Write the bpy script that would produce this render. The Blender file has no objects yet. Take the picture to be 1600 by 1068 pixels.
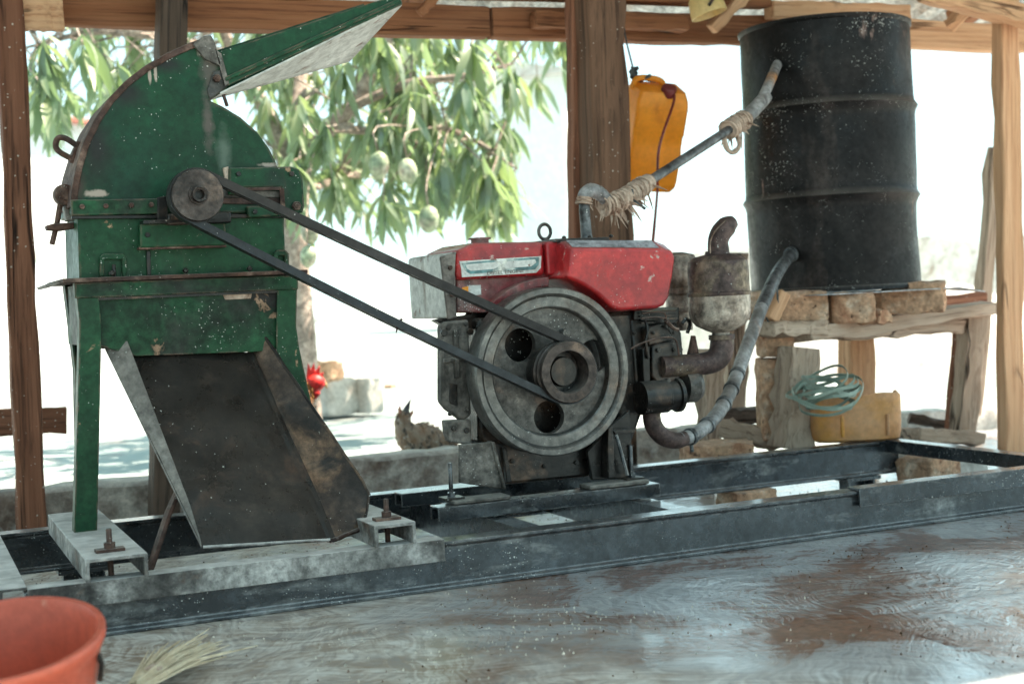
import bpy, bmesh, math, random
from math import sin, cos, pi, radians, atan2, sqrt
from mathutils import Vector, Matrix, noise
random.seed(7)
sc = bpy.context.scene
COL = sc.collection
# ------------------------------------------------------------------ camera
FPX, PW, PH = 2222.0, 1600.0, 1068.0          # focal length and size of the photograph in pixels
YAW, PITCH, ROLL, CAMZ = radians(23.5), radians(1.9), radians(2.8), 0.62
fwd = Vector((sin(YAW)*cos(PITCH), cos(YAW)*cos(PITCH), -sin(PITCH)))
r0 = Vector((cos(YAW), -sin(YAW), 0)); u0 = r0.cross(fwd)
RT = r0*cos(ROLL) - u0*sin(ROLL); UP = u0*cos(ROLL) + r0*sin(ROLL)
CAM = Vector((0, 0, CAMZ))
cd = bpy.data.cameras.new('camera'); cam = bpy.data.objects.new('camera', cd); COL.objects.link(cam)
cam.matrix_world = Matrix(((RT.x, UP.x, -fwd.x, 0), (RT.y, UP.y, -fwd.y, 0), (RT.z, UP.z, -fwd.z, CAMZ), (0, 0, 0, 1)))
cd.sensor_width = 36; cd.lens = FPX/PW*36; cd.clip_start = .05; cd.clip_end = 2000
cd.dof.use_dof = True; cd.dof.focus_distance = 3.2; cd.dof.aperture_fstop = 3.8; cd.dof.aperture_blades = 9
sc.camera = cam
# ------------------------------------------------------------------ sky, sun, exposure
SUN_EL, SUN_AZ = radians(56), radians(96)      # azimuth from +Y towards +X
w = bpy.data.worlds.new('World'); sc.world = w; w.use_nodes = True
nt = w.node_tree; bg = nt.nodes['Background']
sk = nt.nodes.new('ShaderNodeTexSky'); sk.sky_type = 'NISHITA'; sk.sun_disc = False
sk.sun_elevation = SUN_EL; sk.sun_rotation = SUN_AZ
sk.air_density = 1.0; sk.dust_density = 1.0; sk.ozone_density = 1.0
SKYS = .15
mx = nt.nodes.new('ShaderNodeMix'); mx.data_type = 'RGBA'; mx.inputs[0].default_value = .9      # a pale, evenly hazy sky
mx.inputs[7].default_value = (.18/SKYS, .262/SKYS, .262/SKYS, 1)
nt.links.new(sk.outputs[0], mx.inputs[6]); nt.links.new(mx.outputs[2], bg.inputs[0]); bg.inputs[1].default_value = SKYS
sl = bpy.data.lights.new('sun', 'SUN'); sl.energy = 3.6; sl.angle = radians(.5); sl.color = (1, .86, .70)
so = bpy.data.objects.new('sun', sl); COL.objects.link(so)
sd = Vector((sin(SUN_AZ)*cos(SUN_EL), cos(SUN_AZ)*cos(SUN_EL), sin(SUN_EL)))
so.rotation_euler = sd.to_track_quat('Z', 'Y').to_euler(); so.location = sd*20
vs = sc.view_settings
vs.view_transform = 'Standard'; vs.look = 'None'; vs.exposure = 2.4; vs.gamma = 1; vs.use_curve_mapping = False
sc.cycles.use_denoising = True; sc.cycles.max_bounces = 5; sc.cycles.diffuse_bounces = 4; sc.cycles.glossy_bounces = 3; sc.cycles.caustics_reflective = False; sc.cycles.caustics_refractive = False; sc.cycles.use_adaptive_sampling = True; sc.cycles.adaptive_threshold = .025; sc.cycles.sample_clamp_indirect = 6
# ------------------------------------------------------------------ geometry helpers
def PX(px, py, Y=None, Z=None):
    """a point of the photograph on the upright plane at depth Y (or the level plane at Z)"""
    d = fwd + RT*((px-PW/2)/FPX) - UP*((py-PH/2)/FPX)
    t = (Y-CAM.y)/d.y if Y is not None else (Z-CAM.z)/d.z
    return CAM + d*t
def ms(px, py, Y):                              # metres per photograph pixel there
    return (PX(px, py, Y)-CAM).dot(fwd)/FPX
ORG = {}
def tag(o, label=None, cat=None, group=None, kind=None):
    for k, v in (('label', label), ('category', cat), ('group', group), ('kind', kind)):
        if v: o[k] = v
    return o
def root(name, loc, label, cat, group=None):
    o = bpy.data.objects.new(name, None); COL.objects.link(o); o.empty_display_size = .05
    o.location = loc; ORG[o] = Vector(loc); tag(o, label, cat, group); return o
def finish(o, parent, org):
    if parent is not None: o.parent = parent
    else: o.location = org
    ORG[o] = org
def obj(name, bm, m, parent=None, bev=0, ang=35, label=None, cat=None, group=None, kind=None, seg=2):
    if parent is not None: org = ORG[parent]
    else:
        xs = [v.co for v in bm.verts]
        org = Vector(((min(c.x for c in xs)+max(c.x for c in xs))/2, (min(c.y for c in xs)+max(c.y for c in xs))/2, min(c.z for c in xs)))
    bmesh.ops.recalc_face_normals(bm, faces=bm.faces)
    bmesh.ops.translate(bm, verts=bm.verts, vec=-org)
    me = bpy.data.meshes.new(name); bm.to_mesh(me); bm.free()
    for p in me.polygons: p.use_smooth = True
    me.set_sharp_from_angle(angle=radians(ang))
    me.materials.append(m)
    o = bpy.data.objects.new(name, me); COL.objects.link(o)
    finish(o, parent, org)
    if bev:
        b = o.modifiers.new('bevel', 'BEVEL'); b.width = bev; b.segments = seg; b.limit_method = 'ANGLE'; b.angle_limit = radians(40)
    return tag(o, label, cat, group, kind)
def nb(): return bmesh.new()
def loft(bm, rings, caps=True, closed=False):
    vr = [[bm.verts.new(p) for p in r] for r in rings]
    n = len(vr[0]); m = len(vr)
    for i in range(m if closed else m-1):
        a, b = vr[i], vr[(i+1) % m]
        for j in range(n):
            k = (j+1) % n
            bm.faces.new((a[j], a[k], b[k], b[j]))
    if caps and not closed:
        bm.faces.new(vr[0][::-1]); bm.faces.new(vr[-1])
    return bm
def prism(bm, pts, Ya, Yb):
    """an outline on the plane Ya, carried straight back to Yb"""
    a = [PX(x, y, Ya) for x, y in pts]
    return loft(bm, [a, [Vector((p.x, Yb, p.z)) for p in a]])
def box(bm, c, s, R=None):
    c = Vector(c); s = Vector(s)/2
    q = [Vector((x*s.x, y*s.y, z*s.z)) for z in (-1, 1) for x, y in ((-1, -1), (1, -1), (1, 1), (-1, 1))]
    if R is not None: q = [R @ p for p in q]
    q = [p+c for p in q]
    return loft(bm, [q[:4], q[4:]])
def box2(bm, a, b):
    a, b = Vector(a), Vector(b)
    return box(bm, (a+b)/2, [abs(x) for x in (b-a)])
def frame_axes(t, hint=None):
    t = t.normalized()
    h = hint or (Vector((0, 0, 1)) if abs(t.z) < .95 else Vector((0, 1, 0)))
    a = h.cross(t).normalized(); return a, t.cross(a)
def spline(pts, n=6):
    pts = [Vector(p) for p in pts]
    P = [pts[0]*2-pts[1]] + pts + [pts[-1]*2-pts[-2]]
    out = []
    for i in range(1, len(P)-2):
        p0, p1, p2, p3 = P[i-1:i+3]
        for k in range(n):
            t = k/n
            out.append(.5*((2*p1)+(p2-p0)*t+(2*p0-5*p1+4*p2-p3)*t*t+(3*p1-p0-3*p2+p3)*t**3))
    return out+[pts[-1]]
def tube(bm, pts, r, n=12, caps=True, smooth=0, rough=0):
    pts = [Vector(p) for p in pts]
    m0 = len(pts)
    if smooth:
        rr = r if isinstance(r, (list, tuple)) else None
        pts = spline(pts, smooth)
        if rr:
            r = []
            for i in range(m0-1):
                for k in range(smooth): r.append(rr[i]+(rr[i+1]-rr[i])*k/smooth)
            r.append(rr[-1])
    a = None; rings = []
    for i, p in enumerate(pts):
        t = (pts[min(i+1, len(pts)-1)]-pts[max(i-1, 0)]).normalized()
        if a is None: a, b = frame_axes(t)
        else:
            a = (a-t*a.dot(t)).normalized(); b = t.cross(a)
        ri = r[i] if isinstance(r, (list, tuple)) else r
        ring = []
        for j in range(n):
            q = ri*(1+rough*random.uniform(-1, 1)) if rough else ri
            ring.append(p+(a*cos(2*pi*j/n)+b*sin(2*pi*j/n))*q)
        rings.append(ring)
    return loft(bm, rings, caps)
def lathe(bm, prof, o, ax=(0, 0, 1), n=32, closed=False):
    """prof: (radius, distance along the axis)"""
    o = Vector(o); ax = Vector(ax).normalized(); a, b = frame_axes(ax)
    rings = [[o+ax*t+(a*cos(2*pi*j/n)+b*sin(2*pi*j/n))*max(r, 1e-4) for j in range(n)] for r, t in prof]
    return loft(bm, rings, not closed, closed)
def bolt(name, p, ax, r, L, m, parent, head=True):
    p = Vector(p); ax = Vector(ax).normalized()
    bm = nb(); lathe(bm, [(r*.55, 0), (r*.55, L)], p, ax, 8)
    if head: lathe(bm, [(r, L*.2), (r, L*.2+r*.9)], p, ax, 6)
    return obj(name, bm, m, parent, bev=r*.12, seg=1)
def plank(name, A, B, w, t, m, parent=None, hint=(0, 1, 0), jit=.004, segs=7, bev=.004, taper=1, bow=0, **kw):
    """a sawn or hewn timber from A to B, its own local Z along the grain"""
    A, B = Vector(A), Vector(B); L = (B-A).length; z = (B-A).normalized()
    y = Vector(hint); y = (y-z*y.dot(z)).normalized(); x = y.cross(z)
    bm = nb(); rings = []
    for i in range(segs+1):
        f = i/segs; k = 1+(taper-1)*f
        off = bow*sin(pi*f)
        ring = []
        for sx, sy in ((-1, -1), (0, -1.0), (1, -1), (1, 0), (1, 1), (0, 1), (-1, 1), (-1, 0)):
            ring.append(Vector((sx*w/2*k+off+random.gauss(0, jit), sy*t/2*k+random.gauss(0, jit), f*L)))
        rings.append(ring)
    loft(bm, rings); bmesh.ops.recalc_face_normals(bm, faces=bm.faces)
    me = bpy.data.meshes.new(name); bm.to_mesh(me); bm.free()
    for p in me.polygons: p.use_smooth = True
    me.set_sharp_from_angle(angle=radians(40)); me.materials.append(m)
    o = bpy.data.objects.new(name, me); COL.objects.link(o)
    M = Matrix(((x.x, y.x, z.x, A.x), (x.y, y.y, z.y, A.y), (x.z, y.z, z.z, A.z), (0, 0, 0, 1)))
    if parent is not None:
        o.parent = parent; M = Matrix.Translation(-ORG[parent]) @ M
    o.matrix_basis = M; ORG[o] = A
    if bev:
        b = o.modifiers.new('bevel', 'BEVEL'); b.width = bev; b.segments = 2; b.limit_method = 'ANGLE'; b.angle_limit = radians(50)
    return tag(o, **kw)
def stone(name, c, s, m, rot=0, jit=.10, seed=0, parent=None, sub=7, fine=.02, tilt=0, **kw):
    """a rough block: rounded, chipped, uneven"""
    bm = nb(); bmesh.ops.create_cube(bm, size=2)
    bmesh.ops.subdivide_edges(bm, edges=bm.edges, cuts=sub, use_grid_fill=True)
    s = Vector(s)/2; R = Matrix.Rotation(rot, 3, 'Z') @ Matrix.Rotation(tilt, 3, 'Y'); mn = min(s)
    sv = Vector((seed*3.7, seed*1.3, seed*2.1))
    for v in bm.verts:
        p = v.co.copy()
        e = sorted(abs(q) for q in p)
        rnd = 1-(.025+.08*max(0, noise.noise(p*1.3+sv*2)))*max(0, (e[1]-.7)/.3)-.05*max(0, (e[0]-.7)/.3)
        q = Vector((p.x*s.x, p.y*s.y, p.z*s.z))
        q = Vector([q[i]-(1-rnd)*mn*1.6*(1 if p[i] > 0 else -1)*(abs(p[i]) > .7) for i in range(3)])
        q += noise.noise_vector(q/mn*.9+sv)*mn*jit+noise.noise_vector(q/mn*3.5+sv)*mn*jit*.5+noise.noise_vector(q/mn*9+sv)*mn*jit*.25
        v.co = R @ q+Vector(c)
    return obj(name, bm, m, parent, ang=60, **kw)
def ico(bm, c, r, sub=2, sq=(1, 1, 1), R=None):
    g = bmesh.ops.create_icosphere(bm, subdivisions=sub, radius=1)
    for v in g['verts']:
        p = Vector((v.co.x*r*sq[0], v.co.y*r*sq[1], v.co.z*r*sq[2]))
        v.co = (R @ p if R is not None else p)+Vector(c)
# ------------------------------------------------------------------ materials
class NT:
    def __init__(s, name):
        s.m = bpy.data.materials.new(name); s.m.use_nodes = True
        s.t = s.m.node_tree; s.b = s.t.nodes['Principled BSDF']
        tc = s.n('TexCoord'); oi = s.n('ObjectInfo')
        off = s.n('VectorMath', operation='SCALE'); s.t.links.new(oi.outputs['Random'], off.inputs[3]); off.inputs[0].default_value = (17, 29, 11)
        add = s.n('VectorMath', operation='ADD'); s.l(tc.outputs['Object'], add.inputs[0]); s.l(off.outputs[0], add.inputs[1])
        s.v = add.outputs[0]; s.rnd = oi.outputs['Random']
    def n(s, t, **k):
        x = s.t.nodes.new('ShaderNode'+t)
        for a, b in k.items(): setattr(x, a, b)
        return x
    def l(s, a, b): s.t.links.new(a, b)
    def noise(s, sc, det=5, st=None, rough=.55, dist=0, v=None):
        v = v or s.v
        if st:
            mp = s.n('Mapping'); s.l(v, mp.inputs[0]); mp.inputs['Scale'].default_value = st; v = mp.outputs[0]
        x = s.n('TexNoise'); x.inputs['Scale'].default_value = sc; x.inputs['Detail'].default_value = det
        x.inputs['Roughness'].default_value = rough; x.inputs['Distortion'].default_value = dist
        s.l(v, x.inputs['Vector']); return x.outputs[0]
    def ramp(s, f, lo, hi, a=0, b=1):
        x = s.n('MapRange'); s.l(f, x.inputs[0])
        for i, q in enumerate((lo, hi, a, b)): x.inputs[1+i].default_value = q
        return x.outputs[0]
    def math(s, op, a, b=None):
        x = s.n('Math', operation=op)
        for i, q in enumerate((a, b)):
            if q is None: continue
            if isinstance(q, (int, float)): x.inputs[i].default_value = q
            else: s.l(q, x.inputs[i])
        return x.outputs[0]
    def mix(s, f, a, b, mode='MIX'):
        x = s.n('Mix', data_type='RGBA', blend_type=mode)
        for i, q in ((0, f), (6, a), (7, b)):
            if isinstance(q, (int, float)): x.inputs[i].default_value = q
            elif isinstance(q, tuple): x.inputs[i].default_value = q+(1,)
            else: s.l(q, x.inputs[i])
        return x.outputs[2]
    def bump(s, h, st, d=.01):
        x = s.n('Bump'); s.l(h, x.inputs['Height']); x.inputs['Strength'].default_value = st; x.inputs['Distance'].default_value = d
        s.l(x.outputs[0], s.b.inputs['Normal'])
def mat(name, c1, c2, sc=6, rough=.6, rv=.2, metal=0, bump=.25, bsc=70, layers=(), fleck=0, fsc=75, fcol=(.62, .62, .58), dust=0, dcol=(.58, .54, .49), st=None, spec=.5, stains=(), edge=None, grunge=.5):
    s = NT(name); tcn = s.n('TexCoord'); tcv = tcn.outputs['Object']
    c = s.mix(s.ramp(s.noise(sc, 5, st), .3, .7), c1, c2)
    ro = s.ramp(s.noise(sc*2.3, 4), .3, .7, rough-rv/2, rough+rv/2)
    h = s.noise(bsc, 4)
    for L in layers:
        col, lsc, lo, hi = L[:4]; lo -= .045; hi -= .04; lst = L[4] if len(L) > 4 else None; lr = L[5] if len(L) > 5 else None
        f = s.ramp(s.noise(lsc, 5, lst, .62, .3), lo, hi)
        c = s.mix(f, c, col)
        if lr is not None:
            ro = s.ramp2 = s.math('ADD', s.math('MULTIPLY', ro, s.math('SUBTRACT', 1, f)), s.math('MULTIPLY', f, lr))
        h = s.math('ADD', h, s.math('MULTIPLY', f, -.5))
    if grunge:                                                # close-grained grime, worn in unevenly
        k1 = s.ramp(s.noise(52, 6, None, .72), .36, .64, 1-grunge, 1+grunge*.75); k2 = s.ramp(s.noise(9, 5, None, .7, .4), .36, .64, 1-grunge*.8, 1+grunge*.6)
        kk = s.math('MULTIPLY', k1, k2); cv = s.n('CombineXYZ')
        for i_ in range(3): s.l(kk, cv.inputs[i_])
        c = s.mix(1.0, c, cv.outputs[0], 'MULTIPLY'); ro = s.math('ADD', ro, s.ramp(k1, 1-grunge, 1+grunge, .08, -.08))
    if dust:
        g = s.n('NewGeometry'); sp = s.n('SeparateXYZ'); s.l(g.outputs['Normal'], sp.inputs[0])
        f = s.math('MULTIPLY', s.ramp(sp.outputs[2], .2, .95), s.ramp(s.noise(sc*3, 6), .25, .65, dust*.35, dust))
        c = s.mix(f, c, dcol); ro = s.math('ADD', ro, s.math('MULTIPLY', f, .3))  # settled dust on upward faces, paled to stand in for sky light too
    for (ctr, rad, col, soft, nsc, amp) in stains:            # marks with a place of their own, broken up by noise
        mp = s.n('Mapping'); mp.vector_type = 'POINT'; s.l(tcv, mp.inputs[0])
        mp.inputs['Location'].default_value = [-ctr[i]/rad[i] for i in range(3)]; mp.inputs['Scale'].default_value = [1/r for r in rad]
        ln = s.n('VectorMath', operation='LENGTH'); s.l(mp.outputs[0], ln.inputs[0])
        dd = s.math('ADD', ln.outputs['Value'], s.math('MULTIPLY', s.math('SUBTRACT', s.noise(nsc, 5, None, .65), .5), amp))
        f = s.ramp(dd, 1, 1-soft); c = s.mix(s.math('MULTIPLY', f, .9), c, col); ro = s.math('ADD', ro, s.math('MULTIPLY', f, .15))
    if edge:                                                  # paint rubbed off along the edges
        bv = s.n('Bevel'); bv.samples = 2; bv.inputs[0].default_value = edge[1]
        g2 = s.n('NewGeometry'); dt = s.n('VectorMath', operation='DOT_PRODUCT'); s.l(bv.outputs[0], dt.inputs[0]); s.l(g2.outputs['Normal'], dt.inputs[1])
        f = s.math('MULTIPLY', s.ramp(dt.outputs['Value'], .97, .85), s.ramp(s.noise(32, 5), .44, .56))
        c = s.mix(f, c, edge[0]); ro = s.math('ADD', ro, s.math('MULTIPLY', f, .25))
    if fleck:
        gate = s.ramp(s.noise(5.5, 4), .40, .66)
        wv = s.n('TexNoise'); wv.inputs['Scale'].default_value = 260; s.l(s.v, wv.inputs['Vector'])
        wsc = s.n('VectorMath', operation='SCALE'); s.l(wv.outputs['Color'], wsc.inputs[0]); wsc.inputs[3].default_value = .004
        vv = s.n('VectorMath', operation='ADD'); s.l(s.v, vv.inputs[0]); s.l(wsc.outputs[0], vv.inputs[1])
        for k, dens, q in ((fsc*2.6, fleck*.6, .36), (fsc*1.3, fleck*.12, .22)):
            vo = s.n('TexVoronoi'); vo.inputs['Scale'].default_value = k; s.l(vv.outputs[0], vo.inputs['Vector'])
            sp = s.n('SeparateColor'); s.l(vo.outputs['Color'], sp.inputs[0])
            thr = s.math('MULTIPLY', s.ramp(s.math('ADD', sp.outputs[0], s.math('MULTIPLY', s.math('SUBTRACT', gate, .6), dens)), 1-dens, 1, 0, q), s.math('ADD', s.math('MULTIPLY', gate, .7), .3))
            f = s.math('LESS_THAN', vo.outputs['Distance'], thr)
            c = s.mix(s.math('MULTIPLY', f, .7), c, fcol); ro = s.math('ADD', ro, s.math('MULTIPLY', f, .3))
    s.l(c, s.b.inputs['Base Color']); s.l(ro, s.b.inputs['Roughness'])
    s.b.inputs['Metallic'].default_value = metal; s.b.inputs['Specular IOR Level'].default_value = spec
    if bump: s.bump(h, bump, .004)
    return s.m
def wet(m, w_=.6, r=.16):
    b = m.node_tree.nodes['Principled BSDF']; b.inputs['Coat Weight'].default_value = w_; b.inputs['Coat Roughness'].default_value = r; return m
def wood(name, c1, c2, c3, g=26, rough=.78, dirt=.4, fleck=0):
    s = NT(name)
    n1 = s.noise(g*1.3, 6, (1, 1, .035), .66, .2)
    n2 = s.noise(g*3.5, 5, (1, 1, .025), .65)
    n3 = s.noise(3.2, 5, (1, 1, .35))
    c = s.mix(s.ramp(n1, .34, .66), c1, c2)
    c = s.mix(s.math('MULTIPLY', s.ramp(n2, .5, .64), .8), c, c3)
    c = s.mix(s.math('MULTIPLY', s.ramp(n3, .48, .7), dirt), c, tuple(x*.45 for x in c3))
    crack = s.ramp(s.math('ABSOLUTE', s.math('SUBTRACT', s.noise(7, 3, (1, 1, .07), .5, .3), .5)), 0, .012, 1, 0)
    crack = s.math('MULTIPLY', crack, s.ramp(s.noise(2.1, 2), .5, .56))
    c = s.mix(crack, c, tuple(x*.25 for x in c3))
    if fleck:
        vo = s.n('TexVoronoi'); vo.inputs['Scale'].default_value = 95; s.l(s.v, vo.inputs['Vector'])
        sp = s.n('SeparateColor'); s.l(vo.outputs['Color'], sp.inputs[0])
        f = s.math('LESS_THAN', vo.outputs['Distance'], s.ramp(sp.outputs[0], 1-fleck*.6, 1, 0, .28))
        c = s.mix(s.math('MULTIPLY', f, .8), c, (.6, .55, .48))
    s.l(c, s.b.inputs['Base Color']); s.b.inputs['Roughness'].default_value = rough
    s.b.inputs['Specular IOR Level'].default_value = .25
    s.bump(s.math('SUBTRACT', s.math('ADD', n1, s.math('MULTIPLY', n2, .8)), s.math('MULTIPLY', crack, 1.2)), .9, .008)
    return s.m
M = {}
MO = Vector((.62, 3.3, .158))
def hs(px, py, rx, rz, col, soft=.6, nsc=30, amp=1.2):       # a mark on the mill's front plate
    p = PX(px, py, 3.17)-MO; k = ms(px, py, 3.17); return (p, (rx*k, .05, rz*k), col, soft, nsc, amp)
SOOT, BARE, WORN = (.018, .016, .017), (.42, .34, .29), (.10, .085, .075)
HST = [hs(150, 235, 36, 75, SOOT, .9, 14), hs(195, 145, 42, 30, SOOT, .9, 14), hs(255, 100, 50, 18, SOOT, .9, 14), hs(118, 290, 18, 45, (.06, .035, .03), .8, 20),
       hs(328, 110, 18, 55, WORN, .8, 40, 1.6), hs(325, 190, 10, 60, WORN, .8, 50, 1.8), hs(322, 80, 16, 18, BARE, .5, 45, 1.8), hs(150, 302, 18, 8, BARE, .5, 45, 2),
       hs(234, 118, 3, 16, BARE, .4, 60, 1.2), hs(243, 114, 3, 16, BARE, .4, 60, 1.2), hs(420, 258, 22, 5, BARE, .5, 45, 2), hs(350, 240, 14, 50, (.10, .14, .11), .9, 30, 1.4)]
M['green'] = mat('green_paint', (0.003502, 0.03764, 0.01488), (0.007879, 0.06128, 0.02363), 5, .42, .2, 0, .12, 50,
    layers=[((.012, .03, .02), 4.5, .60, .74), ((.30, .19, .12), 9, .69, .71, None, .8), ((.05, .035, .03), 7, .66, .78, (1, 1, .3), .7)], fleck=.36, fsc=90, dust=.25, edge=((.20, .13, .10), .006), grunge=0.3)
M['green_plain'] = mat('green_paint_clean', (0.004377, 0.04114, 0.01575), (0.007879, 0.05778, 0.02276), 4, .38, .15, 0, .08, 40,
    layers=[((.25, .17, .12), 9, .74, .76, None, .8), ((.03, .035, .03), 5, .66, .8, (1, 1, .4), .7)], fleck=.2, dust=.2, edge=((.20, .13, .10), .006), grunge=0.3)
M['green_housing'] = mat('green_paint_housing', (0.003502, 0.03676, 0.014), (0.007879, 0.05602, 0.02189), 4, .36, .15, 0, .08, 40,
    layers=[((.004, .035, .02), 2.4, .55, .8), ((.25, .17, .12), 9, .75, .77, None, .8)], fleck=.3, dust=.2, stains=HST, edge=((.20, .13, .10), .006), grunge=0.28)
M['green_dirty'] = mat('green_paint_sooty', (0.00456, 0.031, 0.01277), (0.009119, 0.06019, 0.02371), 7, .5, .2, 0, .2, 60,
    layers=[((.02, .018, .017), 5, .5, .68), ((.33, .21, .14), 10, .69, .71, None, .8)], fleck=.28, fsc=95, dust=.3, edge=((.20, .13, .10), .006))
M['rust'] = mat('rusty_steel', (.10, .048, .032), (.055, .032, .028), 22, .72, .2, .3, .4, 120, layers=[((.20, .13, .10), 14, .58, .7)], fleck=.25, dust=.35)
M['darksteel'] = mat('dark_browned_steel', (0.03825, 0.0289, 0.0255), (0.085, 0.0663, 0.0595), 18, .42, .2, .6, .3, 110, layers=[((.16, .11, .085), 12, .6, .72), ((.02, .018, .017), 8, .58, .7)], fleck=.3, dust=.3)
M['iron'] = mat('dark_oily_iron', (0.0051, 0.004781, 0.00459), (0.01657, 0.01339, 0.01147), 12, .36, .25, .35, .35, 80, layers=[((.075, .045, .03), 9, .58, .74)], fleck=.35, dust=.22, spec=.4)
M['blacksteel'] = mat('black_oiled_steel', (0.01728, 0.02052, 0.02484), (0.054, 0.06048, 0.06804), 7, .28, .22, .4, .2, 60,
    layers=[((.24, .24, .235), 11, .60, .78, (.5, 1, 1.6), .7), ((.012, .05, .085), 5, .72, .76)], fleck=.5, dust=.18, dcol=(.55, .56, .57), edge=((.30, .30, .30), .004))
M['toplit_dusty_steel'] = mat('flour_dusted_toplit_steel', (.20, .19, .175), (.46, .44, .42), 7, .55, .2, .2, .2, 80, layers=[((.05, .045, .042), 6, .5, .68), ((.14, .09, .065), 11, .62, .72)], fleck=.5, dust=.9, dcol=(.74, .71, .68))  # flour dust, its near-white tops also painting the bright light from the sky
M['chute'] = mat('chute_sheet', (0.00612, 0.0051, 0.00459), (0.0204, 0.0153, 0.01224), 6, .30, .25, .5, .15, 50,
    layers=[((.05, .038, .03), 4, .58, .80, (1, 1, 1), .5), ((.05, .024, .014), 9, .6, .75, None, .7)], fleck=.35, fsc=60, dust=.08, spec=.35)
M['chuterust'] = mat('chute_side_rust', (.032, .02, .014), (.095, .06, .043), 9, .45, .2, .3, .3, 60, layers=[((.012, .009, .007), 6, .50, .64), ((.12, .07, .042), 9, .56, .70)], fleck=.3, dust=.0)
M['galv'] = mat('grey_sheet', (.11, .097, .086), (.24, .215, .19), 6, .55, .2, .4, .12, 60, layers=[((.10, .08, .07), 8, .6, .72, (1, 1, .5))], fleck=.2, dust=.2, grunge=0.4)
M['cast'] = mat('cast_iron_grey', (.055, .052, .048), (.13, .12, .11), 14, .42, .25, .5, .25, 110, layers=[((.05, .045, .04), 6, .5, .7), ((.14, .09, .065), 10, .62, .76)], fleck=.3, dust=.3)
M['machined'] = mat('worn_machined_iron', (.10, .097, .092), (.17, .165, .155), 10, .36, .18, .6, .1, 90, layers=[((.12, .08, .06), 6, .58, .78)], fleck=.2, grunge=0.35)
M['castdirty'] = mat('dirty_cast_metal', (.11, .10, .09), (.24, .215, .19), 16, .62, .2, .2, .5, 90, layers=[((.04, .035, .03), 8, .5, .66)], fleck=.5, dust=.4)
M['red'] = mat('red_paint', (.36, .012, .018), (.46, .028, .026), 5, .36, .2, 0, .12, 60,
    layers=[((.16, .012, .02), 4, .55, .8), ((.42, .30, .27), 26, .68, .72, None, .7)], fleck=.8, fsc=70, dust=.35, dcol=(.5, .38, .36), edge=((.10, .03, .03), .008), grunge=0.26)
M['reddirty'] = mat('red_paint_grimy', (.20, .015, .02), (.30, .03, .032), 6, .5, .2, 0, .2, 60,
    layers=[((.22, .15, .13), 7, .5, .7), ((.04, .025, .025), 9, .58, .7)], fleck=.55, dust=.3, grunge=0.4)
M['primer'] = mat('grey_primer', (.24, .24, .26), (.33, .33, .35), 8, .6, .2, 0, .15, 60, layers=[((.36, .03, .04), 30, .66, .69)], fleck=.2)
M['white'] = mat('dirty_white_metal', (0.57, 0.57, 0.5415), (0.665, 0.665, 0.6365), 6, .5, .15, .1, .1, 60, layers=[((.28, .24, .20), 9, .62, .74, (1, 1, .3)), ((.20, .09, .06), 17, .67, .71)], fleck=.15, fcol=(.2, .12, .09), grunge=0.25)
M['muffler'] = mat('muffler_pale', (0.286, 0.2405, 0.195), (0.494, 0.429, 0.364), 9, .55, .2, .3, .2, 80, layers=[((.12, .07, .045), 7, .50, .66, (1, 1, .35)), ((.05, .035, .03), 11, .60, .72)], fleck=.2)
M['mufflerrust'] = mat('muffler_scorched', (0.05844, 0.03719, 0.03506), (0.1169, 0.07437, 0.06587), 12, .6, .2, .4, .3, 90, layers=[((.27, .21, .14), 6, .56, .72), ((.03, .022, .02), 9, .6, .75)], fleck=.2)
M['belt'] = mat('black_rubber', (.006, .006, .007), (.014, .014, .015), 20, .5, .2, 0, .15, 90, layers=[((.06, .06, .063), 8, .62, .85)], fleck=.12)
M['drum'] = mat('sooty_drum', (0.005508, 0.005049, 0.005279), (0.02066, 0.01744, 0.01698), 3.2, .42, .25, .35, .2, 40,
    layers=[((.10, .075, .066), 3.0, .62, .84, (1, 1, .45), .7), ((.22, .15, .13), 14, .70, .74, (1, 1, .3), .7), ((.012, .012, .013), 4, .58, .75)], fleck=.7, fsc=66, dust=.35, grunge=0.42)
M['brown'] = wood('dark_post_wood', (.20, .08, .045), (.31, .135, .08), (.06, .025, .015), 22, .8, .45, .35)
M['beam'] = wood('beam_wood', (.28, .108, .048), (.38, .165, .082), (.13, .047, .024), 20, .75, .25)
M['postwood'] = wood('old_post_wood', (.11, .058, .036), (.21, .115, .072), (.030, .016, .010), 16, .8, .5, .3)
M['palewood'] = wood('pale_timber', (.60, .32, .17), (.70, .43, .26), (.42, .20, .105), 20, .72, .12)
M['greywood'] = wood('weathered_wood', (.40, .30, .225), (.54, .42, .33), (.22, .15, .11), 24, .82, .35)
M['darkwood'] = wood('wet_dark_wood', (.085, .055, .04), (.14, .095, .07), (.035, .025, .02), 24, .7, .5)
M['brick'] = mat('clay_brick', (.50, .29, .18), (.64, .41, .27), 14, .9, .1, 0, 1.0, 90, layers=[((.30, .15, .09), 9, .56, .7), ((.66, .52, .40), 13, .58, .72), ((.16, .09, .06), 40, .66, .7)], fleck=.1, spec=.2, dust=.35, dcol=(.6, .52, .44), grunge=0.35)
M['concrete'] = mat('old_concrete', (.44, .385, .335), (.56, .51, .455), 9, .88, .1, 0, .5, 60, layers=[((.17, .12, .095), 4, .52, .66), ((.52, .50, .47), 12, .62, .74)], fleck=.15, spec=.25, dust=.4, dcol=(.5, .49, .46), grunge=0.32)
M['block'] = mat('pale_block', (.52, .49, .45), (.64, .62, .58), 7, .9, .1, 0, .4, 40, layers=[((.36, .29, .24), 5, .58, .75)], spec=.2, grunge=0.25)
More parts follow.
